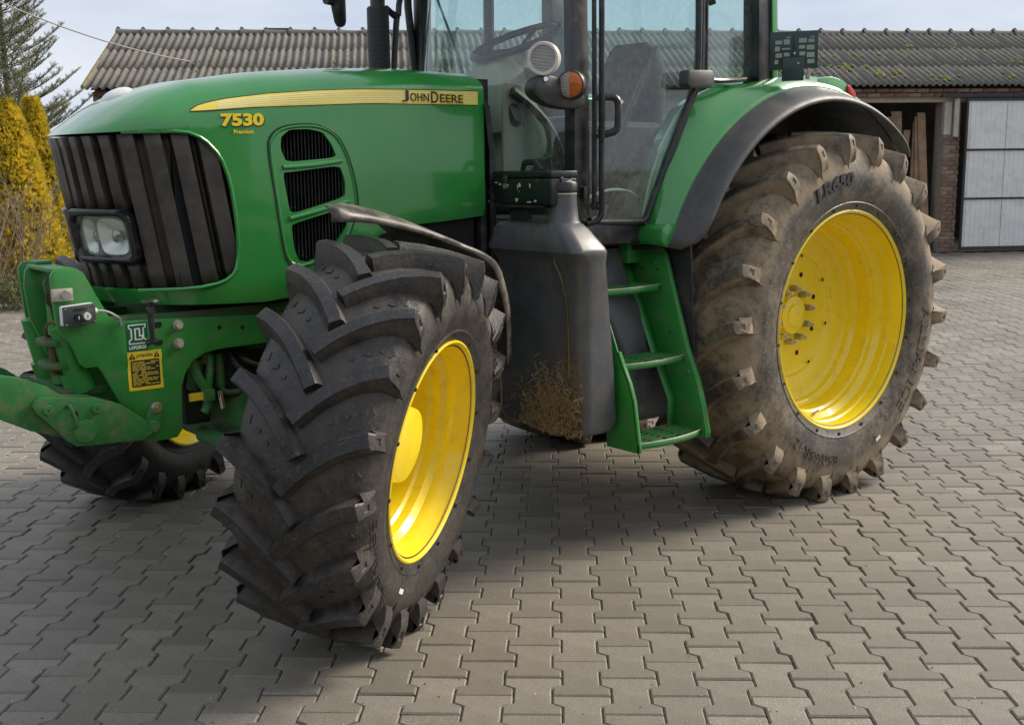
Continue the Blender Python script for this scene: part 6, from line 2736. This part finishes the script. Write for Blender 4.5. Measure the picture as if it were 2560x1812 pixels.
ph = pbox(-HW, HW, -HH, HH, -.006, .006, 'plate_holder', 'plate_green', TR, .004)
for k, (u0, u1, w0, w1) in enumerate(((-.092, -.060, .030, .048), (-.052, -.022, .028, .052), (.022, .060, .034, .055), (.068, .098, .034, .05), (-.094, -.070, -.002, .02), (-.060, -.020, .004, .012), (.022, .052, .006, .022), (.060, .098, .0, .022), (-.090, -.058, -.032, -.012), (-.050, -.022, -.028, -.010), (.026, .054, -.026, -.008), (.062, .100, -.036, -.012), (-.094, -.076, -.062, -.042), (.066, .10, -.065, -.045), (.075, .098, .056, .062), (-.04, -.02, .058, .064))):
    pbox(u0, u1, w0, w1, .0062, .0075, 'plate_cutout', 'plate_clear', ph)
pbox(-.004, .004, -.02, .07, .0062, .012, 'plate_rib', 'plate_green', ph, .002)
pbox(-.055, .050, -.145, -.035, -.004, .012, 'plate_bracket', 'plate_green', TR, .003)
mb = MB()
mb.tube([pl(.07, -.14), pl(.078, -.088)], [.011, .011], 10)
mb.build('bracket_tube', 'worn_steel', TR)
mb = MB()
mb.tube([pl(.0, -.015, .012), pl(.0, -.015, .016)], [.006, .006], 10)
mb.tube([pl(.02, -.062, .012), pl(.02, -.062, .016)], [.005, .005], 10)
mb.build('plate_screw', 'zinc_bolt', ph)

# rear axle, linkage stub behind
mb = MB()
mb.tube([(0, -.66, .905), (0, .66, .905)], .13, 20)
mb.build('rear_axle', 'green_dirty', TR)

# ------------------------------------------------------------------ toolbox standing on its bracket
tbx = empty('toolbox', (-1.65, -.58, 1.527), 'battered black metal toolbox with chipped paint standing above the fuel tank', 'toolbox')
X0, X1, Y0, Y1, Z0_, Z1_ = -1.724, -1.577, -.800, -.360, 1.529, 1.640
mb = MB().box2((X0, Y0, Z0_), (X1, Y1, Z1_))
tb = mb.build('box_body', 'toolbox_paint', tbx, bevel=.006) if 'toolbox_paint' in M else None
mb = MB().box2((X0 - .004, Y0 - .004, Z1_ + .002), (X1 + .004, Y1 + .004, Z1_ + .032))
mb.build('lid', 'toolbox_paint', tbx, bevel=.008)
mb = MB()
mb.tube(smooth_open([(-1.655, -.665, 1.672), (-1.66, -.635, 1.705), (-1.66, -.625, 1.708), (-1.66, -.565, 1.708), (-1.66, -.555, 1.705), (-1.66, -.545, 1.672)], 1), .009, 8, flat=1.5)
mb.build('handle', 'black_plastic', tbx)
mb = MB()
mb.tube([(X0, -.505, 1.607), (X0 - .008, -.505, 1.607)], [.015, .013], 16)
mb.build('latch', 'chrome', tbx)
mb = MB()
mb.box2((X0 - .006, -.52, 1.618), (X0 - .001, -.49, 1.655))
mb.build('hasp', 'black_plastic', tbx, bevel=.002)
rc_ = random.Random(12)


def chip(cy, cz, w, h, face):
    n = 9
    ring = []
    for k in range(n):
        t = 2 * pi * k / n
        u, v = cos(t) * w * rc_.uniform(.55, 1.1), sin(t) * h * rc_.uniform(.55, 1.1)
        ring.append(u * .9 + v * .3)
        ring[-1] = (u, v)
    mb = MB()
    if face == 'x':
        pts = [(X0 - .0012, cy + u, cz + v) for u, v in ring]
    else:
        pts = [(cy + u, Y0 - .0012, cz + v) for u, v in ring]
    mb.add(pts, [tuple(range(n))])
    mb.build('paint_chip', 'bare_metal', tbx, smooth=0)


for (cy, cz, w, h) in ((-.44, 1.622, .016, .003), (-.465, 1.615, .010, .006), (-.598, 1.612, .010, .012), (-.585, 1.603, .005, .013), (-.665, 1.610, .007, .012), (-.576, 1.549, .012, .010), (-.66, 1.540, .020, .004), (-.385, 1.540, .012, .004), (-.70, 1.545, .012, .005), (-.595, 1.585, .004, .003), (-.39, 1.58, .004, .004)):
    chip(cy, cz, w, h, 'x')
chip(-1.618, 1.618, .030, .016, 'y')
chip(-1.605, 1.603, .020, .010, 'y')
